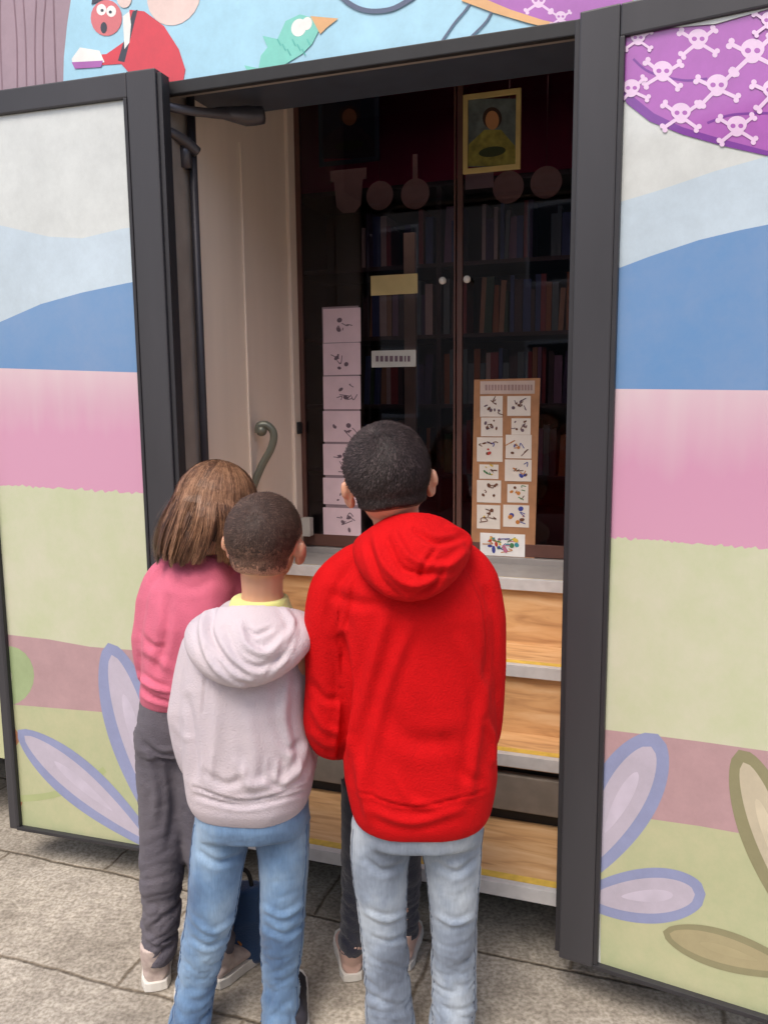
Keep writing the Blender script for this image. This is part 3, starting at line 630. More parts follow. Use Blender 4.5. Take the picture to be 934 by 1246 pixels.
for ri, z in enumerate(rows[:4]):
    for a, b_ in ((.31, 1.0), (1.06, 1.76), (-.12, .27)):
        s = a
        while s < b_-.04:
            if rb.random() < .07: s += rb.uniform(.03, .09); continue
            wd = rb.choice([.018, .024, .03, .038]); hh = rb.choice([.2, .23, .25, .27])
            book(s, z+.001, wd, hh, rb.choice([1, 5, 6, 1, 4, 7, 0]) if ri == 0 else rb.randrange(10), 0 if rb.random() < .85 else .05, rn[ri]); s += wd+.002+(.012 if rb.random() < .1 else 0)

# ------------------------------------------------------------------ PEOPLE
skin = bpy.data.materials.new('skin'); skin.use_nodes = True
sb = skin.node_tree.nodes['Principled BSDF']; sb.inputs['Base Color'].default_value = (*S(212, 160, 132), 1); sb.inputs['Roughness'].default_value = .5
sb.inputs['Subsurface Weight'].default_value = .25; sb.inputs['Subsurface Radius'].default_value = (.02, .006, .003); sb.inputs['Subsurface Scale'].default_value = .5
def rotm(roll, pitch, yaw):   # roll + = head tips to the photo's right; pitch + = looks up; yaw + = turns to the photo's right
    return (Matrix.Rotation(-yaw, 3, 'Z') @ Matrix.Rotation(pitch, 3, 'X') @ Matrix.Rotation(roll, 3, 'Y'))
def hand(bm, w_, d, nrm, side):
    """w_ wrist, d direction of fingers, nrm back-of-hand normal; side +1/-1 thumb side"""
    d = d.normalized(); nrm = (nrm-d*nrm.dot(d)).normalized(); q = d.cross(nrm)*side
    tube(bm, [w_-d*.02, w_+d*.02, w_+d*.055, w_+d*.075], [.021, .027, .033, .027], flat=.5, k=3)
    for i, (o_, L_) in enumerate(((.024, .052), (.009, .06), (-.007, .056), (-.022, .044))):
        b0 = w_+d*.07+q*o_; tube(bm, [b0-d*.02, b0, b0+d*L_*.45-nrm*.004, b0+d*L_*.75-nrm*.014, b0+d*L_*.9-nrm*.026], [.0078, .0078, .0072, .0066, .0055], seg=8, k=2)
    b0 = w_+d*.02+q*.02; tube(bm, [b0, b0+q*.02+d*.018, b0+q*.026+d*.04-nrm*.006, b0+q*.022+d*.056-nrm*.012], [.0105, .0095, .0085, .007], seg=8, k=2)
def headshape(bm, C, M, k):
    v = lambda x, y, z: C+M @ Vector((x*k, y*k, z*k)); e = lambda c, r, MM=None: ell(bm, v(*c), tuple(q*k for q in r), MM or M, 28, 18)
    e((0, 0, 0), (.073, .092, .078)); e((0, -.012, -.04), (.06, .07, .055)); e((0, .04, -.05), (.056, .052, .07)); e((0, .05, -.1), (.036, .036, .028))
    e((0, .098, -.05), (.009, .014, .018)); e((0, .09, -.03), (.007, .01, .02)); e((0, .084, -.08), (.02, .008, .007)); e((.035, .07, -.055), (.02, .02, .02)); e((-.035, .07, -.055), (.02, .02, .02))
    for s in (1, -1):
        ME = M @ Matrix.Rotation(s*R(-28), 3, 'Z') @ Matrix.Rotation(R(10), 3, 'X')
        e((s*.077, .006, -.036), (.0055, .019, .03), ME); e((s*.083, -.006, -.028), (.006, .009, .018), ME); e((s*.073, .008, -.055), (.007, .01, .012), ME)
def person(label, base, head, torso_c, arms, legs, hands, face_eyes=True, hw=.1, lk=.8):
    """one continuous skin mesh under an Empty-free root: the body itself is the thing"""
    C, M, k = head; bm = NB(); headshape(bm, C, M, k)
    sh = torso_c[0]; hp = torso_c[1]
    nb = C+M @ Vector((0, -.015*k, -.05*k))
    tube(bm, [nb, nb*.4+sh*.6, sh], [.046*k, .043*k, .05*k], k=3)
    hrings(bm, [(hp+Vector((0, 0, -.05)), hw*.9, .07), (hp, hw, .075), (hp*.6+sh*.4, min(.095, hw), .065), (hp*.25+sh*.75, .12, .07), (sh+Vector((0, 0, -.04)), .11, .05), (sh, .05, .035)])
    for a in arms:
        tube(bm, a, [.036]+[.032]*(len(a)-2)+[.021], k=4)
    for (w_, d, n_, sd) in hands: hand(bm, w_, d, n_, sd)
    for L_ in legs:
        tube(bm, L_, [r*lk for r in [.058, .052, .042, .04, .03][:len(L_)-1]]+[.026*lk], k=3)
        f = L_[-1]; g_ = .03-f.z; tube(bm, [f, f+Vector((0, .02, g_*.6)), f+Vector((0, .05, g_)), f+Vector((0, .11, g_-.005))], [.022, .022, .018, .012], k=3)
    me = remesh(bm, .0045, 3); b = obj('person', me, skin, smooth=True); b['label'] = label; b['category'] = 'person'; origin(b, base)
    if face_eyes:
        for s in (1, -1):
            bm = NB(); c = C+M @ Vector((s*.03*k, .078*k, -.035*k)); ell(bm, c, (.0115*k,)*3); obj('eye', bm, mat('eye_white', S(225, 222, 215), .2), b, smooth=True)
    return b
def hair_short(C, M, k, parent, cols, hairline, n=26000, ln=.009, whorl=(-.1, -.55, .82), seed=1, thick=.004, fade=.03):
    """scalp cap plus thousands of short real strands"""
    bm = NB(); v = lambda x, y, z: C+M @ Vector((x*k, y*k, z*k)); t = thick/k
    for c, r in (((0, 0, 0), (.073, .092, .078)), ((0, -.012, -.04), (.06, .07, .055)), ((0, .0, -.03), (.066, .07, .06))): ell(bm, v(*c), tuple((q+t)*k for q in r), M, 30, 20)
    me = remesh(bm, .004, 4); a, nn = getco(me); Mi = M.inverted()
    loc = np.array([tuple((Mi @ (Vector(p)-C))/k) for p in a])
    keep = hairline(loc)
    # fade the cap into the scalp at its edge
    d = np.array([noise.noise(Vector(p)*40) for p in loc])
    a2 = a+nn*(d*.0012)[:, None]; 
    inside = np.clip(keep/.016, 0, 1); a2 = a2-nn*((1-inside)*(thick+.0035))[:, None]
    setco(me, a2)
    h = obj('hair', me, [cols[0], hm(cols[0].name+'_faded', tuple(a_*.55+b_*.45 for a_, b_ in zip(S(212, 160, 132), cols[0]['c']))), hm(cols[0].name+'_thin', tuple(a_*.2+b_*.8 for a_, b_ in zip(S(212, 160, 132), cols[0]['c'])))], parent, smooth=True)
    for pl in me.polygons:
        kk = keep[list(pl.vertices)].mean()+noise.noise(pl.center*130)*fade*.25; pl.material_index = 1 if kk < fade*.45 else (2 if kk < fade else 0)
    bm = NB(); rs = random.Random(seed); polys = me.polygons; idx = [p.index for p in polys if keep[list(p.vertices)].min() > -.002]
    W = WL[h.name]; wv = Vector(whorl).normalized()
    for _ in range(n):
        pl = polys[rs.choice(idx)]; vs = pl.vertices; q = [rs.random() for _ in vs]; sm = sum(q)
        p = sum((me.vertices[i].co*(w_/sm) for i, w_ in zip(vs, q)), Vector())+W; nr = pl.normal
        kk = sum(keep[i] for i in vs)/len(vs)
        if rs.random() > .12+kk/fade: continue
        L_ = ln*(.35+.65*min(1, max(0, kk)/.05))*rs.uniform(.7, 1.25)
        lp = (Mi @ (p-C)).normalized(); fl = lp-wv*lp.dot(wv); fl = M @ (fl.cross(wv)*.5+fl+Vector((0, 0, -.15)))
        fl = fl-nr*fl.dot(nr)
        if fl.length > 1e-4: fl.normalize()
        fl = (fl+Vector((rs.gauss(0, .2), rs.gauss(0, .2), rs.gauss(0, .2)))); d1 = (nr*.35+fl*1.0).normalized()
        sd_ = d1.cross(nr).normalized()*.00045; p0 = p-nr*.001; p1 = p0+d1*L_*.6; p2 = p1+(d1-nr*.25).normalized()*L_*.4
        A = [bm.verts.new(x) for x in (p0-sd_, p0+sd_, p1+sd_*.8, p1-sd_*.8, p2)]
        f = bm.faces.new(A[:4]); g_ = bm.faces.new((A[3], A[2], A[4]))
        mi = 1 if rs.random() < .3 else 0; f.material_index = g_.material_index = mi
    KEEP.add(id(bm)); obj('strand', bm, [cols[1], cols[2]], h)
    return h
def cloth(name, bm, m, parent, vox=.006, sm=6, lines=(), cr=None, gain=1):
    me = remesh(bm, vox, sm)
    if cr: crumple(me, *cr)
    if lines: folds(me, lines, gain)
    return obj(name, me, m, parent, smooth=True)
def rows_px(rows, Y):
    out = []
    for py, xl, xr, th, *dy in rows:
        YY = Y+(dy[0] if dy else 0); c = P((xl+xr)/2, py, YY); out.append((c, (xr-xl)/2*scl((xl+xr)/2, py, YY), th))
    return out
def hood(C, rx, ry, hmax, tmax, vox, m, parent, lines, skew=0., front=.02, pw=1.3, tiltb=.35, rise=.02, sm=5, pp=2.2):
    """hood lying on the back: a sagging pouch that runs round the neck"""
    bm = NB(); rings = []; n = 44; seg = 22
    for i in range(n+1):
        ph = R(-150+300*i/n); w_ = max(0, math.cos((ph-skew)/2))**pw; h_ = front+(hmax-front)*max(0, math.cos((ph-skew)*.62))**pp; t_ = .016+(tmax-.016)*w_**2
        out = Vector((math.sin(ph), -math.cos(ph), 0)); c = C+Vector((math.sin(ph)*rx, -math.cos(ph)*ry, -.035*(1-math.cos(ph))+rise*math.cos(ph)))
        dn = (Vector((0, 0, -1))+out*tiltb).normalized(); ou = (out+Vector((0, 0, tiltb))).normalized(); r = []
        for j in range(seg):
            t = 2*math.pi*j/seg; u = -math.cos(t); vv = math.sin(t)
            u2 = (u+1)/2*h_; bul = (.35+.95*((u+1)/2)**.8)*(1 if vv > 0 else .45)
            r.append(bm.verts.new(c+dn*u2+ou*(vv*t_*bul)))
        rings.append(r)
    for A, B in zip(rings, rings[1:]):
        for j in range(seg): bm.faces.new((A[j], A[(j+1) % seg], B[(j+1) % seg], B[j]))
    bm.faces.new(rings[0][::-1]); bm.faces.new(rings[-1])
    return cloth('hood', bm, m, parent, vox, sm, lines)
def shoe(ankle, yaw, L_, up, sole, parent, name='shoe', accent=None, high=1.0):
    """sneaker: shaped upper, thick sole, laces"""
    M = Matrix.Rotation(yaw, 3, 'Z'); c = Vector((ankle.x, ankle.y, 0))+M @ Vector((0, .028, 0)); v = lambda x, y, z: c+M @ Vector((x, y, z)); k = L_/.22
    bm = NB(); secs = [(-.055, .024, .03, .062), (-.045, .032, .034, .075), (-.01, .034, .04, .082), (.04, .036, .034, .066), (.08, .04, .026, .05), (.12, .041, .019, .038), (.15, .032, .013, .028), (.163, .014, .007, .018)]
    rings = []
    for y, hw, hh, top in secs:
        z0 = .018; hh = (top-z0)/2
        rings.append([bm.verts.new(v(math.cos(t)*hw*k*(1-.18*max(0, math.sin(t))), y*k, (z0+hh+math.sin(t)*hh)*k)) for t in [2*math.pi*i/16 for i in range(16)]])
    for A, B in zip(rings, rings[1:]):
        for i in range(16): bm.faces.new((A[i], A[(i+1) % 16], B[(i+1) % 16], B[i]))
    bm.faces.new(rings[0][::-1]); bm.faces.new(rings[-1]); tube(bm, [v(0, -.022*k, .055*k), v(0, -.022*k-.012*k*high, .065*k+.02*k*high), v(0, -.022*k-.018*k*high, .075*k+.05*k*high)], [.028*k+.006*k*high, .026*k+.01*k*high, .024*k+.012*k*high], k=2)
    s = cloth(name, bm, up, parent, .004, 3)
    bm = NB(); o = [(-.062, .012), (-.058, .028), (-.03, .037), (.03, .037), (.08, .044), (.12, .045), (.15, .036), (.17, .012)]
    pts = [(hw, y) for y, hw in o]+[(-hw, y) for y, hw in o[::-1]]
    lo = [bm.verts.new(v(x*k, y*k, .002)) for x, y in pts]; hi = [bm.verts.new(v(x*k*.97, y*k, .026*k)) for x, y in pts]; bm.faces.new(lo[::-1]); bm.faces.new(hi)
    for i in range(len(pts)): bm.faces.new((lo[i], lo[(i+1) % len(pts)], hi[(i+1) % len(pts)], hi[i]))
    obj('sole', bm, sole, s, bevel=.002)
    bm = NB()
    for i in range(4): tube(bm, [v(-.02*k, (.03+.02*i)*k, (.071-.008*i)*k), v(0, (.032+.02*i)*k, (.078-.008*i)*k), v(.02*k, (.03+.02*i)*k, (.071-.008*i)*k)], .0028, seg=6, k=3)
    obj('lace', bm, accent or sole, s)
    return s
def fabric(name, c, c2=None, sheen=.3, bs=280, bump=.85, var=.06, rough=.85, scale=25, stretch=(1, 1, 1)):
    return mat(name, c, rough, var, scale, bump, bs, sheen=sheen, col2=c2, spec=.2, stretch=stretch, bdist=.002)
def denim(name, c0, c1, c2):
    m = bpy.data.materials.new(name); m.use_nodes = True; t = m.node_tree; N = t.nodes; L = t.links; b = N['Principled BSDF']; b.inputs['Roughness'].default_value = .9; b.inputs['Specular IOR Level'].default_value = .2; b.inputs['Sheen Weight'].default_value = .2
    tc = N.new('ShaderNodeTexCoord')
    def nz(s, st, d=4):
        mp = N.new('ShaderNodeMapping'); mp.inputs['Scale'].default_value = st; L.new(tc.outputs['Object'], mp.inputs[0]); n = N.new('ShaderNodeTexNoise'); n.inputs['Scale'].default_value = s; n.inputs['Detail'].default_value = d; L.new(mp.outputs[0], n.inputs[0]); return n
    a = nz(7, (1, 1, .8), 6); r = N.new('ShaderNodeValToRGB'); m['dark'] = list(c0); e = r.color_ramp.elements; e[0].position = .36; e[0].color = (*[v*.85 for v in c0], 1); e[1].position = .64; e[1].color = (*c2, 1); k = e.new(.5); k.color = (*c1, 1); L.new(a.outputs[0], r.inputs[0])
    g = nz(260, (1, 1, .12), 2); x = N.new('ShaderNodeMix'); x.data_type = 'RGBA'; x.blend_type = 'OVERLAY'; x.inputs[0].default_value = .5; L.new(r.outputs[0], x.inputs[6]); L.new(g.outputs['Color'], x.inputs[7])
    hs = N.new('ShaderNodeHueSaturation'); gb = N.new('ShaderNodeRGBToBW'); L.new(g.outputs['Color'], gb.inputs[0]); 
    x2 = N.new('ShaderNodeMix'); x2.data_type = 'RGBA'; x2.blend_type = 'OVERLAY'; x2.inputs[0].default_value = .28; L.new(r.outputs[0], x2.inputs[6]); L.new(gb.outputs[0], x2.inputs[7]); L.new(x2.outputs[2], b.inputs['Base Color'])
    g2 = nz(380, (1, 1, .6), 2); bp = N.new('ShaderNodeBump'); bp.inputs['Strength'].default_value = .4; bp.inputs['Distance'].default_value = .001; L.new(g2.outputs[0], bp.inputs['Height']); L.new(bp.outputs[0], b.inputs['Normal']); return m
def hm(name, c, rough=.55):
    m = mat(name, c, rough, .25, 60, spec=.3); m['c'] = list(c); return m
V = Vector
def trousers(name, hip, legs, m, parent, Y, cr_seed=0, amp=.006, lines=(), vox=.006):
    """hip rows + per-leg list of (px,py,dY,r m)"""
    bm = NB(); hrings(bm, rows_px(hip, Y), seg=36)
    zk = []
    for lg in legs:
        tube(bm, [P(x, y, Y+dy) for x, y, dy, r in lg], [r for *_, r in lg], seg=20, k=5, flat=1.12); zk.append(P(lg[len(lg)//2][0], lg[len(lg)//2][1], Y).z)
    zmin = min(P(l[-1][0], l[-1][1], Y+l[-1][2]).z for l in legs); kz = sum(zk)/len(zk)
    fn = lambda c: .35+.8*math.exp(-((c[2]-kz)/.09)**2)+.9*math.exp(-((c[2]-zmin-.07)/.09)**2)
    me = remesh(bm, vox, 5); a, n = getco(me); d = np.zeros(len(a))
    for i, c in enumerate(a):       # pulled, slanting creases that start at the back of the knee and stack above the hem
        k = fn(c); z_ = c[2]+.35*noise.noise(Vector((c[0]*4+cr_seed, c[1]*4, c[2]*3)))*.35
        q1 = noise.noise(Vector((c[0]*7+cr_seed, c[1]*7, z_*24))); q2 = noise.noise(Vector((c[0]*16, c[1]*16+cr_seed, z_*52)))
        d[i] = amp*k*(-1.5*max(0, .22-abs(q1))/.22*.55+.6*q1) + amp*.42*(k+.2)*(-max(0, .18-abs(q2))/.18+.3)
        d[i] += .006*noise.noise(Vector((c[0]*9, c[1]*9, c[2]*5+cr_seed)))
    a += n*d[:, None]; setco(me, a)
    if lines: folds(me, lines)
    o = obj(name, me, m, parent, smooth=True)
    if 'jeans' in name:
        from mathutils.bvhtree import BVHTree
        W_ = WL[o.name]; bv = BVHTree.FromPolygons([v.co+W_ for v in me.vertices], [list(p.vertices) for p in me.polygons]); sm_ = mat(m.name+'_seam', tuple(v*.8 for v in m['dark']), .9)
        for li, lg in enumerate(legs):
            for sg in (-1, 1):
                C_, _ = spline([P(x, y, Y+dy) for x, y, dy, r in lg], [0]*len(lg), 8); q = []
                for c in C_:
                    hit = bv.ray_cast(c+Vector((sg*.16, -.05, 0)), Vector((-sg, .22, 0)), .2) if sg == (-1 if li == 0 else 1) else bv.ray_cast(c, Vector((sg, -.3, 0)), .12)
                    if hit[0] is not None and (not q or (hit[0]-q[-1]).length < .05): q.append(hit[0]-hit[1]*.0)
                if len(q) > 4: b_ = NB(); tube(b_, q, .0016, seg=6, k=2); obj('seam', b_, sm_, o)
    return o

# ---- boy in red ------------------------------------------------
Y = 1.70
red_f = fabric('red_fleece', S(196, 5, 11), sheen=.0, var=.05)
rC = P(471, 570, Y-.0); rM = rotm(R(-7), R(4), R(-4)); rk = 1.14
shc = P(487, 655, Y+.0); hpc = P(505, 985, Y)
lw = P(455, 880, Y+.22); rw = P(545, 880, Y+.22)
rb_legs = [[P(466, 985, Y), P(463, 1040, Y), P(466, 1120, Y), P(470, 1190, Y+.005), P(474, 1258, Y)], [P(545, 985, Y), P(548, 1040, Y), P(552, 1120, Y), P(552, 1190, Y+.005), P(550, 1258, Y)]]
redboy = person('boy in a bright red hoodie and light blue jeans seen from behind', (shc.x, Y, 0), (rC, rM, rk), (shc, hpc),
    [[P(415, 705, Y), P(402, 800, Y), P(402, 875, Y+.02), lw], [P(580, 700, Y), P(585, 800, Y), P(583, 875, Y+.02), rw]], rb_legs,
    [(lw, V((.4, .8, .25)), V((-.3, -.4, 1)), -1), (rw, V((-.4, .8, .25)), V((.3, -.4, 1)), 1)])
bm = NB(); hrings(bm, rows_px([(990, 430, 590, .118), (976, 424, 597, .13), (940, 418, 603, .135), (880, 416, 604, .125), (800, 414, 602, .122), (740, 410, 600, .12), (705, 412, 588, .11), (680, 430, 566, .095), (660, 446, 546, .078), (642, 456, 530, .06)], Y))
tube(bm, [P(462, 672, Y), P(434, 686, Y), P(410, 714, Y), P(400, 762, Y), P(396, 830, Y), P(398, 885, Y+.01), P(412, 900, Y+.08), P(440, 895, Y+.18)], [.03, .046, .054, .052, .046, .05, .046, .034], seg=20)
tube(bm, [P(528, 670, Y), P(556, 682, Y), P(578, 708, Y), P(586, 762, Y), P(589, 830, Y), P(584, 890, Y+.02), P(572, 896, Y+.1), P(552, 890, Y+.18)], [.03, .044, .052, .05, .044, .046, .042, .034], seg=20)
red_lines = [([(432, 960), (500, 982), (592, 962)], 2.2, -.004), ([(438, 690), (426, 730), (416, 790), (414, 850)], 2, -.004), ([(566, 690), (588, 740), (594, 800)], 2, -.003), ([(418, 775), (424, 830), (420, 880), (414, 930)], 6, -.02), ([(408, 735), (422, 790), (428, 850)], 6, .006), ([(470, 745), (448, 830), (425, 910)], 9, .006), ([(500, 760), (470, 840), (440, 960)], 9, .005),
    ([(430, 900), (440, 960), (450, 1000)], 7, .006), ([(560, 780), (590, 850), (596, 920)], 9, .005), ([(590, 830), (580, 900), (570, 970)], 8, .006), ([(450, 985), (500, 1000), (560, 985)], 7, .006), ([(480, 940), (500, 975), (540, 985)], 7, .004),
    ([(380, 860), (395, 885), (412, 890)], 6, .006), ([(378, 830), (395, 850), (414, 850)], 6, -.005), ([(376, 900), (395, 915), (410, 912)], 5, -.005), ([(592, 880), (602, 905), (600, 930)], 5, .006), ([(400, 720), (440, 735), (480, 730)], 8, -.004), ([(540, 900), (560, 940), (585, 950)], 8, -.004),
    ([(470, 860), (500, 900), (560, 900)], 14, -.005), ([(440, 690), (420, 720), (405, 770)], 8, .005), ([(590, 720), (596, 780), (590, 830)], 7, -.005)]
hoodie = cloth('hoodie', bm, red_f, redboy, .005, 4, red_lines, (.0042, (4, 4, 4), lambda c: 1, 3), 1.15)
red_hl = [([(455, 650), (470, 690), (500, 712), (540, 700)], 6, .010), ([(448, 665), (462, 705), (488, 728)], 5, -.007), ([(480, 648), (500, 680), (540, 690), (565, 672)], 6, .010), ([(505, 645), (530, 660), (560, 655)], 5, -.009), ([(470, 655), (488, 690), (520, 700)], 4, -.008), ([(540, 690), (530, 710), (505, 728)], 5, -.006), ([(545, 640), (568, 650), (574, 664)], 4, .008), ([(530, 668), (515, 690), (512, 705)], 4, -.006)]
hood(P(502, 627, Y+.0), .08, .08, .182, .046, .0045, red_f, hoodie, red_hl, skew=R(-4), tiltb=.42, pp=3.6)
rj = denim('light_denim', S(112, 122, 138), S(140, 152, 168), S(176, 186, 196))
trousers('jeans', [(1012, 432, 586, .105), (990, 432, 588, .115), (960, 436, 586, .11)], [[(466, 1000, 0, .073), (462, 1040, 0, .066), (465, 1110, -.002, .056), (470, 1180, .005, .053), (474, 1240, 0, .055), (475, 1262, 0, .058)], [(548, 1000, 0, .073), (549, 1040, 0, .066), (552, 1110, -.002, .054), (552, 1180, .005, .05), (551, 1240, 0, .052), (550, 1262, 0, .055)]], rj, redboy, Y, 5, .0048,
    [([(445, 1045), (465, 1060), (490, 1052)], 5, -.006), ([(530, 1050), (555, 1062), (578, 1045)], 5, -.006), ([(445, 1110), (470, 1120), (495, 1110)], 4, .006), ([(530, 1112), (552, 1124), (578, 1115)], 4, .006), ([(450, 1140), (475, 1146), (496, 1136)], 4, -.005)])
sh_w = mat('white_leather', S(200, 196, 190), .5, .06, 20); sh_s = mat('white_sole', S(224, 220, 212), .6, .06, 40)
for lg, yw in zip(rb_legs, (R(6), R(-6))): shoe(P(lg[-1].x*0+(475 if lg is rb_legs[0] else 550), 1262, Y), yw, .23, sh_w, sh_s, redboy, high=.1)
def hl_red(l): return np.minimum(np.minimum(l[:, 2]+.068+np.clip(l[:, 1], 0, 1)*.3+np.abs(l[:, 0])*.12, .055-l[:, 1]+np.clip(l[:, 2]-.01, 0, 1)*1.2), 9)
def ear_gap(f):
    def g(l):
        b = f(l); e = np.hypot((l[:, 1]-.008)/1.0, (l[:, 2]+.04))-.026; side = np.abs(l[:, 0]) > .05
        return np.where(side & (e < .02), np.minimum(b, e), b)
    return g
blk = [hm('hair_black_base', S(34, 26, 25)), hm('hair_black', S(44, 34, 33)), hm('hair_black_light', S(82, 68, 68))]
hair_short(rC, rM, rk, redboy, blk, ear_gap(hl_red), 42000, .0085, (-.15, -.6, .78), 1, .008, .012)

# ---- boy in the pale hoodie ------------------------------------------
Y = 1.76
pale_f = fabric('pale_lilac_fleece', S(194, 185, 194), sheen=.06, var=.04, c2=S(204, 191, 195), scale=5)
mC = P(321, 648, Y); mM = rotm(R(4), R(4), R(8)); mk = 1.05
shc = P(320, 745, Y); hpc = P(308, 985, Y)
lw = P(262, 895, Y+.2); rw = P(350, 895, Y+.2)
mb_legs = [[P(272, 990, Y), P(262, 1045, Y), P(252, 1120, Y), P(238, 1190, Y+.01), P(228, 1255, Y)], [P(345, 990, Y), P(346, 1045, Y), P(345, 1120, Y), P(342, 1190, Y+.01), P(342, 1245, Y)]]
midboy = person('boy in a pale lilac hoodie with short faded hair seen from behind', (shc.x, Y, 0), (mC, mM, mk), (shc, hpc),
    [[P(246, 785, Y), P(228, 850, Y), P(232, 915, Y+.02), lw], [P(358, 785, Y), P(368, 850, Y), P(368, 920, Y+.02), rw]], mb_legs,
    [(lw, V((.4, .8, .25)), V((-.3, -.4, 1)), -1), (rw, V((-.4, .8, .25)), V((.3, -.4, 1)), 1)])
bm = NB(); hrings(bm, rows_px([(980, 238, 371, .105), (963, 230, 380, .124), (930, 224, 385, .13), (880, 222, 380, .125), (820, 224, 374, .12), (780, 232, 368, .105), (755, 252, 356, .085), (734, 274, 346, .065)], Y))
tube(bm, [P(284, 756, Y), P(264, 768, Y), P(247, 790, Y), P(234, 834, Y), P(229, 880, Y), P(240, 925, Y+.02), P(250, 920, Y+.1), P(265, 900, Y+.18)], [.03, .042, .048, .046, .044, .045, .04, .032], seg=20)
tube(bm, [P(326, 756, Y), P(342, 768, Y), P(353, 790, Y), P(362, 834, Y), P(366, 880, Y), P(364, 930, Y+.02), P(358, 920, Y+.1), P(346, 900, Y+.18)], [.03, .04, .046, .044, .04, .042, .04, .032], seg=20)
pl = [([(236, 958), (300, 975), (376, 955)], 2.4, -.006), ([(266, 778), (252, 810), (246, 870)], 2, -.004)]+[([(245+i*13, 952-abs(i-5)), (247+i*13, 930-abs(i-5)*2-(i*7)%12)], 3.2, .0012+.0022*((i*7)%5)/5) for i in range(0, 10) if i not in (2, 5)]+[([(238, 968), (300, 980), (375, 962)], 4, -.005), ([(262, 840), (262, 900), (255, 950)], 9, .004), ([(290, 930), (305, 955), (330, 950)], 8, .006), ([(250, 940), (275, 955), (300, 945)], 6, -.004), ([(350, 820), (345, 880), (360, 940)], 8, .006), ([(228, 850), (236, 900), (238, 945)], 6, -.006),
      ([(212, 880), (222, 895), (232, 900)], 5, .002), ([(372, 900), (366, 930), (345, 955)], 6, .006), ([(340, 880), (350, 910), (372, 900)], 6, -.004), ([(320, 945), (345, 960), (370, 948)], 5, -.004), ([(300, 870), (310, 920), (300, 960)], 10, .004)]
hoodie = cloth('hoodie', bm, pale_f, midboy, .005, 4, pl, (.004, (4, 4, 5), lambda c: 1, 9), 1.1)
mh = [([(262, 735), (255, 765), (272, 800), (300, 822)], 5, -.012), ([(250, 740), (246, 775), (262, 812), (300, 838)], 5, .008), ([(292, 760), (300, 785), (325, 795), (352, 770)], 6, .010), ([(275, 765), (290, 800), (318, 812), (350, 795)], 5, -.008), ([(300, 765), (312, 772), (330, 765)], 4, -.006), ([(345, 740), (358, 765), (345, 800)], 5, .007), ([(255, 790), (280, 825), (310, 835)], 4, -.006), ([(360, 760), (350, 790), (325, 820)], 4, -.006)]
hood(P(310, 726, Y+.005), .1, .095, .172, .048, .0045, pale_f, hoodie, mh, skew=R(-2), tiltb=.4, pp=3.0, rise=.008)
bm = NB(); hrings(bm, [(P(316, 756, Y), .085, .07), (P(316, 738, Y), .068, .064), (P(316, 726, Y), .06, .058)]); cloth('tee_shirt', bm, fabric('neon_yellow_knit', S(222, 226, 140)), midboy, .004, 2)
mj = denim('blue_denim', S(84, 112, 148), S(108, 138, 172), S(142, 168, 194))
trousers('jeans', [(1005, 240, 374, .1), (985, 240, 376, .11), (955, 244, 372, .1)], [[(274, 995, 0, .069), (266, 1040, 0, .064), (257, 1105, 0, .056), (243, 1180, .01, .052), (231, 1240, 0, .05), (228, 1258, 0, .05)], [(342, 995, 0, .068), (345, 1040, 0, .06), (345, 1105, 0, .052), (342, 1180, .008, .047), (341, 1225, 0, .046), (341, 1240, 0, .048)]], mj, midboy, Y, 15, .0048,
    [([(240, 1035), (265, 1050), (295, 1040)], 5, -.007), ([(235, 1120), (260, 1135), (290, 1115)], 4, .006), ([(230, 1140), (255, 1152), (282, 1135)], 4, -.006), ([(320, 1105), (345, 1115), (370, 1100)], 4, .006), ([(320, 1125), (345, 1138), (368, 1125)], 4, -.006)])
sh_d = mat('dark_suede', S(48, 46, 54), .7, .15, 30)
shoe(P(228, 1262, Y), R(8), .21, sh_d, sh_s, midboy, high=.0); shoe(P(358, 1246, Y+.0), R(10), .22, sh_d, sh_s, midboy, high=.0)
def hl_mid(l): return np.minimum(l[:, 2]+.082+np.clip(l[:, 1], 0, 1)*.35+np.abs(l[:, 0])*.1, .05-l[:, 1]+np.clip(l[:, 2]-.01, 0, 1)*1.2)
brn = [hm('hair_brown_base', S(60, 44, 38)), hm('hair_brown_short', S(70, 52, 45)), hm('hair_brown_short_light', S(98, 76, 66))]
hair_short(mC, mM, mk, midboy, brn, ear_gap(hl_mid), 38000, .0065, (.0, -.7, .7), 2, .006, .068)

# ---- girl in pink --------------------------------------------------
Y = 1.93
pink_f = fabric('pink_fleece', S(206, 104, 128), sheen=.06, var=.06)
gC = P(264, 606, Y+.02); gM = rotm(R(7), R(-12), R(18)); gk = 1.06
shc = P(240, 700, Y-.01); hpc = P(212, 880, Y+.02)
lw = P(225, 800, Y+.22); rw = P(270, 800, Y+.2)
g_legs = [[P(196, 880, Y), P(197, 960, Y), P(196, 1040, Y), P(194, 1110, Y), P(192, 1178, Y)], [P(235, 880, Y), P(240, 960, Y), P(250, 1040, Y), P(262, 1110, Y), P(268, 1168, Y+.02)]]
girl = person('girl in a pink sweatshirt and dark grey trousers with shoulder length brown hair', (shc.x, Y, 0), (gC, gM, gk), (shc, hpc),
    [[P(196, 715, Y), P(185, 780, Y), P(190, 820, Y+.05), lw], [P(282, 715, Y), P(290, 780, Y), P(285, 820, Y+.05), rw]], g_legs,
    [(lw, V((.4, .8, .25)), V((-.3, -.4, 1)), -1), (rw, V((-.4, .8, .25)), V((.3, -.4, 1)), 1)], hw=.055)
bm = NB(); hrings(bm, rows_px([(848, 176, 262, .1), (832, 174, 268, .115), (800, 176, 276, .12), (750, 178, 292, .12), (710, 186, 294, .105), (688, 200, 286, .085), (672, 222, 268, .06)], Y))
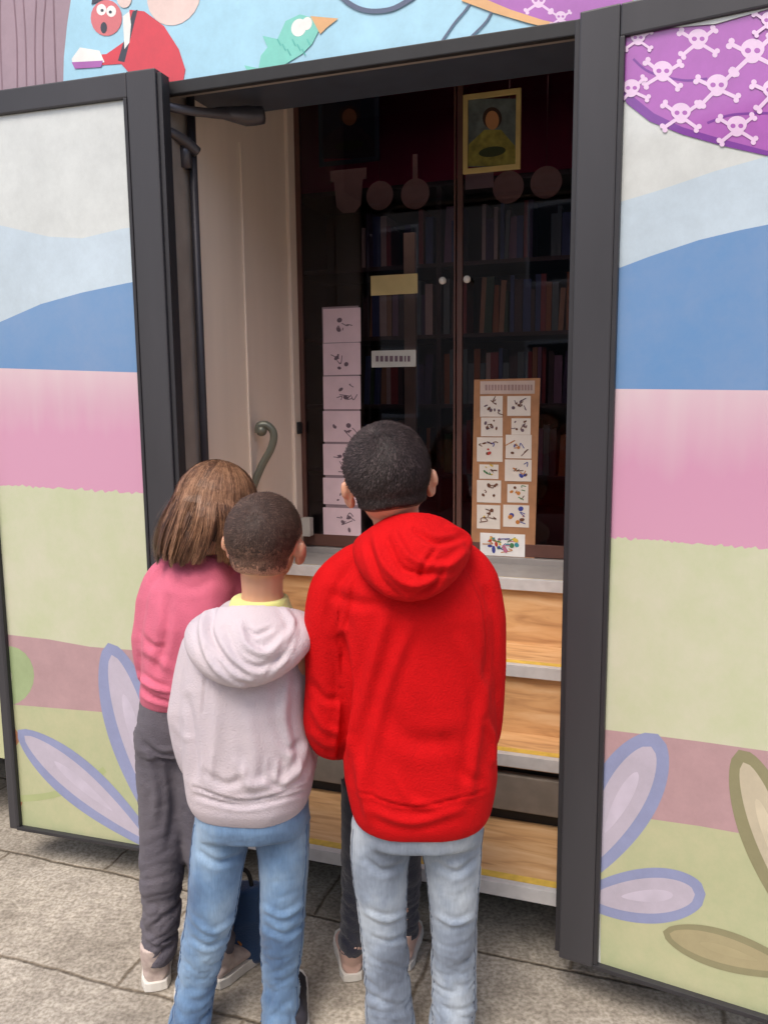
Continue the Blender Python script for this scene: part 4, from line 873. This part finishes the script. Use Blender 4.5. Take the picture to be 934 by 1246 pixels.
tube(bm, [P(228, 686, Y), P(212, 692, Y), P(198, 710, Y), P(189, 752, Y), P(185, 800, Y+.01), P(195, 822, Y+.06), P(220, 815, Y+.16)], [.03, .042, .05, .05, .047, .044, .034], seg=20)
tube(bm, [P(256, 686, Y), P(270, 694, Y), P(280, 712, Y), P(287, 752, Y), P(286, 800, Y+.01), P(275, 815, Y+.1), P(268, 810, Y+.18)], [.03, .04, .046, .046, .042, .04, .034], seg=20)
gl_ = [([(168, 822), (185, 835), (206, 842)], 4, .012), ([(166, 834), (185, 848), (208, 855)], 3.5, -.010), ([(172, 790), (190, 800), (206, 815)], 6, .006), ([(185, 700), (178, 740), (175, 790)], 8, .004), ([(205, 730), (200, 780), (190, 815)], 7, -.007), ([(200, 700), (230, 715), (260, 705)], 8, -.004), ([(172, 770), (185, 785), (200, 788)], 4, -.004)]
cloth('sweatshirt', bm, pink_f, girl, .005, 4, gl_, (.0035, (5, 5, 6), lambda c: 1, 21))
gt = fabric('charcoal_knit', S(88, 84, 94), c2=S(104, 99, 106), sheen=.05, scale=6)
trousers('trousers', [(905, 168, 256, .095), (870, 171, 258, .105), (838, 176, 256, .1)], [[(200, 885, 0, .073), (200, 950, 0, .066), (198, 1020, 0, .058), (195, 1090, 0, .052), (194, 1140, 0, .046), (194, 1166, 0, .04)], [(236, 885, 0, .07), (240, 950, 0, .06), (249, 1020, 0, .054), (260, 1090, 0, .047), (265, 1130, .02, .042), (268, 1155, .02, .038)]], gt, girl, Y, 25, .006,
    [([(175, 905), (195, 920), (225, 918)], 5, -.010), ([(180, 925), (190, 960), (188, 1000)], 6, .006), ([(205, 930), (212, 980), (205, 1030)], 6, -.006), ([(178, 1140), (195, 1148), (212, 1142)], 4, .008)])
sn_g = mat('grey_pink_mesh', S(176, 156, 150), .7, .12, 60, col2=S(206, 190, 180)); 
shoe(P(190, 1183, Y-.0), R(14), .22, sn_g, sh_s, girl, accent=inks[6]); shoe(P(268, 1172, Y+.01), R(-34), .22, sn_g, sh_s, girl, accent=inks[2])
# long hair: locks of strands
def long_hair(C, M, k, parent, seed=3):
    bm = NB(); v = lambda x, y, z: C+M @ Vector((x*k, y*k, z*k)); t = .007
    for c, r in (((0, 0, 0), (.073, .092, .078)), ((0, -.012, -.04), (.064, .07, .06)), ((0, -.0, -.03), (.068, .07, .06))): ell(bm, v(*c), tuple((q+t)*k for q in r), M, 30, 20)
    me = remesh(bm, .005, 4); a, nn = getco(me); Mi = M.inverted()
    loc = np.array([tuple((Mi @ (Vector(p)-C))/k) for p in a]); keep = np.minimum(.05-loc[:, 1]+np.clip(loc[:, 2], 0, 1)*1.0, 1)
    a -= nn*(np.clip(1-keep/.015, 0, 1)*.012)[:, None]; setco(me, a)
    h = obj('hair', me, hm('hair_chestnut_base', S(60, 42, 32), .5), parent, smooth=True)
    rs = random.Random(seed); bm = NB(); KEEP.add(id(bm))
    locks = []
    for i in range(130):
        th = -2.1+4.2*(i+rs.uniform(-.4, .4))/130; locks.append((th, rs.uniform(.45, 1.15), rs.gauss(0, .008), rs.gauss(0, .008), rs.random(), rs.uniform(0, 6), rs.uniform(.2, 1)))
    zend = P(240, 678, Y).z
    for i in range(16000):
        th, ll, sx_, sy_, shade, ph, wv_ = rs.choice(locks); g0 = rs.gauss(0, 1); th2 = th+g0*.07; pts = []
        e0 = rs.uniform(.05, 1.45); r = (.0815, .0995, .0865)
        for j in range(7):
            el = e0*(1-j/6); t3 = th2+.25*math.sin(el*2+ph)*el*.5; q = Vector((math.sin(t3)*math.cos(el)*r[0], -math.cos(t3)*math.cos(el)*r[1], math.sin(el)*r[2])); pts.append(C+M @ (q*(k*(1+rs.gauss(0, .004)))))
        q0 = pts[-1]; o_ = M @ Vector((math.sin(th), -math.cos(th), 0)); o_.z = 0; o_.normalize(); tg = Vector((-o_.y, o_.x, 0))
        qc = C+M @ (Vector((math.sin(th)*r[0], -math.cos(th)*r[1], 0))*k)
        endz = zend+(1-ll)*.05+abs(rs.gauss(0, .012)); n_ = 9; side = -.042 if o_.x < .35 else -.01; fly = rs.gauss(0, .006) if rs.random() < .18 else rs.gauss(0, .0022)
        for j in range(1, n_+1):
            u = j/n_; b_ = qc*min(1, u*.75)+q0*(1-min(1, u*.75)); zz = q0.z+(endz-q0.z)*u
            pts.append(Vector((b_.x, b_.y, zz))+o_*(.016*math.sin(u*2.7)-.006*u+wv_*.004*math.sin(ph+u*6)+fly*u)+tg*(wv_*.005*math.sin(ph*2+u*5)+fly*u)+Vector((side*u**1.4+sx_*u, sy_*u-.014*u, 0)))
        wd = .00042; prev = None; v0 = rs.random()*.5+shade*.5; mi = 2 if v0 > .62 else (1 if v0 > .35 else 0)
        for j, p_ in enumerate(pts):
            T = (pts[min(j+1, len(pts)-1)]-pts[max(j-1, 0)]); s_ = T.cross(o_+Vector((0, 0, .01)))
            if s_.length < 1e-6: s_ = Vector((1, 0, 0))
            s_ = s_.normalized()*wd*(1 if j < len(pts)-2 else .5); p2 = p_+o_*(shade*.009+.001)*min(1, j/7)
            cur = (bm.verts.new(p2-s_), bm.verts.new(p2+s_))
            if prev: f = bm.faces.new((prev[0], prev[1], cur[1], cur[0])); f.material_index = mi
            prev = cur
    obj('strand', bm, [hm('hair_chestnut_dark', S(74, 50, 38), .4), hm('hair_chestnut', S(112, 78, 58), .38), hm('hair_chestnut_light', S(158, 118, 90), .38)], h)
long_hair(gC, gM, gk, girl)

# ---- fourth child, almost hidden in front of the boy in red -----------------------
Y = 1.95
dk = fabric('navy_cotton', S(34, 36, 50)); nv = fabric('navy_trousers', S(36, 38, 54))
kC = P(486, 694, Y); kM = rotm(0, R(8), 0); kk = .95
shc = P(478, 775, Y); hpc = P(465, 930, Y); lw = P(430, 870, Y+.1); rw = P(505, 870, Y+.1)
k_legs = [[P(440, 940, Y), P(436, 1010, Y), P(431, 1090, Y), P(428, 1172, Y)], [P(484, 940, Y), P(488, 1010, Y), P(492, 1090, Y), P(492, 1150, Y+.05)]]
kid = person('child in dark trousers and pale shoes almost hidden behind the boy in red', (shc.x, Y, 0), (kC, kM, kk), (shc, hpc),
    [[P(436, 800, Y), P(430, 840, Y), lw], [P(508, 800, Y), P(512, 840, Y), rw]], k_legs, [(lw, V((0, .5, -.8)), V((-1, 0, 0)), 1), (rw, V((0, .5, -.8)), V((1, 0, 0)), -1)], hw=.05, lk=.45)
bm = NB(); hrings(bm, rows_px([(950, 430, 504, .085), (900, 426, 508, .1), (840, 426, 510, .1), (800, 430, 510, .09), (778, 450, 500, .05)], Y))
tube(bm, [P(438, 800, Y), P(430, 835, Y+.01), P(432, 860, Y+.07)], [.042, .036, .03]); tube(bm, [P(504, 800, Y), P(512, 835, Y+.01), P(504, 860, Y+.07)], [.042, .036, .03])
cloth('sweater', bm, dk, kid, .006, 5)
trousers('trousers', [(955, 428, 500, .08), (930, 430, 500, .085)], [[(441, 950, 0, .055), (434, 1010, 0, .044), (430, 1090, 0, .036), (428, 1155, 0, .034)], [(486, 950, 0, .055), (492, 1010, 0, .044), (494, 1090, .02, .034), (494, 1135, .05, .032)]], nv, kid, Y, 35, .005)
sh_p = mat('pale_pink_leather', S(214, 178, 164), .5)
shoe(P(428, 1176, Y), R(8), .19, sh_p, sh_s, kid); shoe(P(490, 1152, Y+.04), R(-10), .19, sh_p, sh_s, kid)
hair_short(kC, kM, kk, kid, brn, ear_gap(hl_mid), 1500, .012, (0, -.7, .7), 8, .008)

# ---- blue bag standing by the step ------------------------------------
s_, z_ = 0, 0
c = P(288, 1128, 2.03); c.z = 0
bag = thing('bag', 'dark blue bag standing on the paving beneath the lowest step', 'bag', c)
bm = NB(); hrings(bm, [(c+V((0, 0, .004)), .075, .045), (c+V((0, 0, .02)), .082, .05), (c+V((.002, 0, .1)), .078, .045), (c+V((.004, 0, .19)), .07, .035), (c+V((.004, 0, .21)), .06, .02)], seg=32, p=3)
cloth('pouch', bm, fabric('blue_nylon', S(26, 62, 104), rough=.5), bag, .005, 3, cr=(.004, (9, 9, 9), None, 4))
bm = NB(); tube(bm, [c+V((-.04, 0, .2)), c+V((-.03, 0, .25)), c+V((.03, 0, .25)), c+V((.045, 0, .2))], .006, seg=8); obj('handle', bm, rubber, bag, smooth=True)

# ------------------------------------------------------------------ the house across the street, behind the photographer: it shows only in reflections
bm = NB(); by = -9
hs = thing('town_house', 'pale rendered house across the street reflected in the door glass', 'house', (0, by, 0))
b = NB(); fbox(b, WF, -11, 11, by-6, by, 0, 5.6); obj('wall', b, mat('render_cream', S(168, 160, 150), .9, .06, 2), hs)
b = NB(); fbox(b, WF, -11.3, 11.3, by-6.3, by+.3, 5.6, 5.8); obj('roof', b, mat('tile_roof', S(150, 95, 70), .8), hs)
for i in range(6):
    for z0 in (1.0, 3.5):
        x = -9.5+i*3.6
        b = NB(); fbox(b, WF, x, x+1.1, by+.002, by+.04, z0, z0+1.5); wn_ = obj('window', b, mat('window_white', S(225, 225, 222), .5), hs)
        b = NB(); fbox(b, WF, x+.08, x+1.02, by+.042, by+.05, z0+.08, z0+1.42); obj('pane', b, mat('window_dark', S(40, 48, 58), .1), wn_)
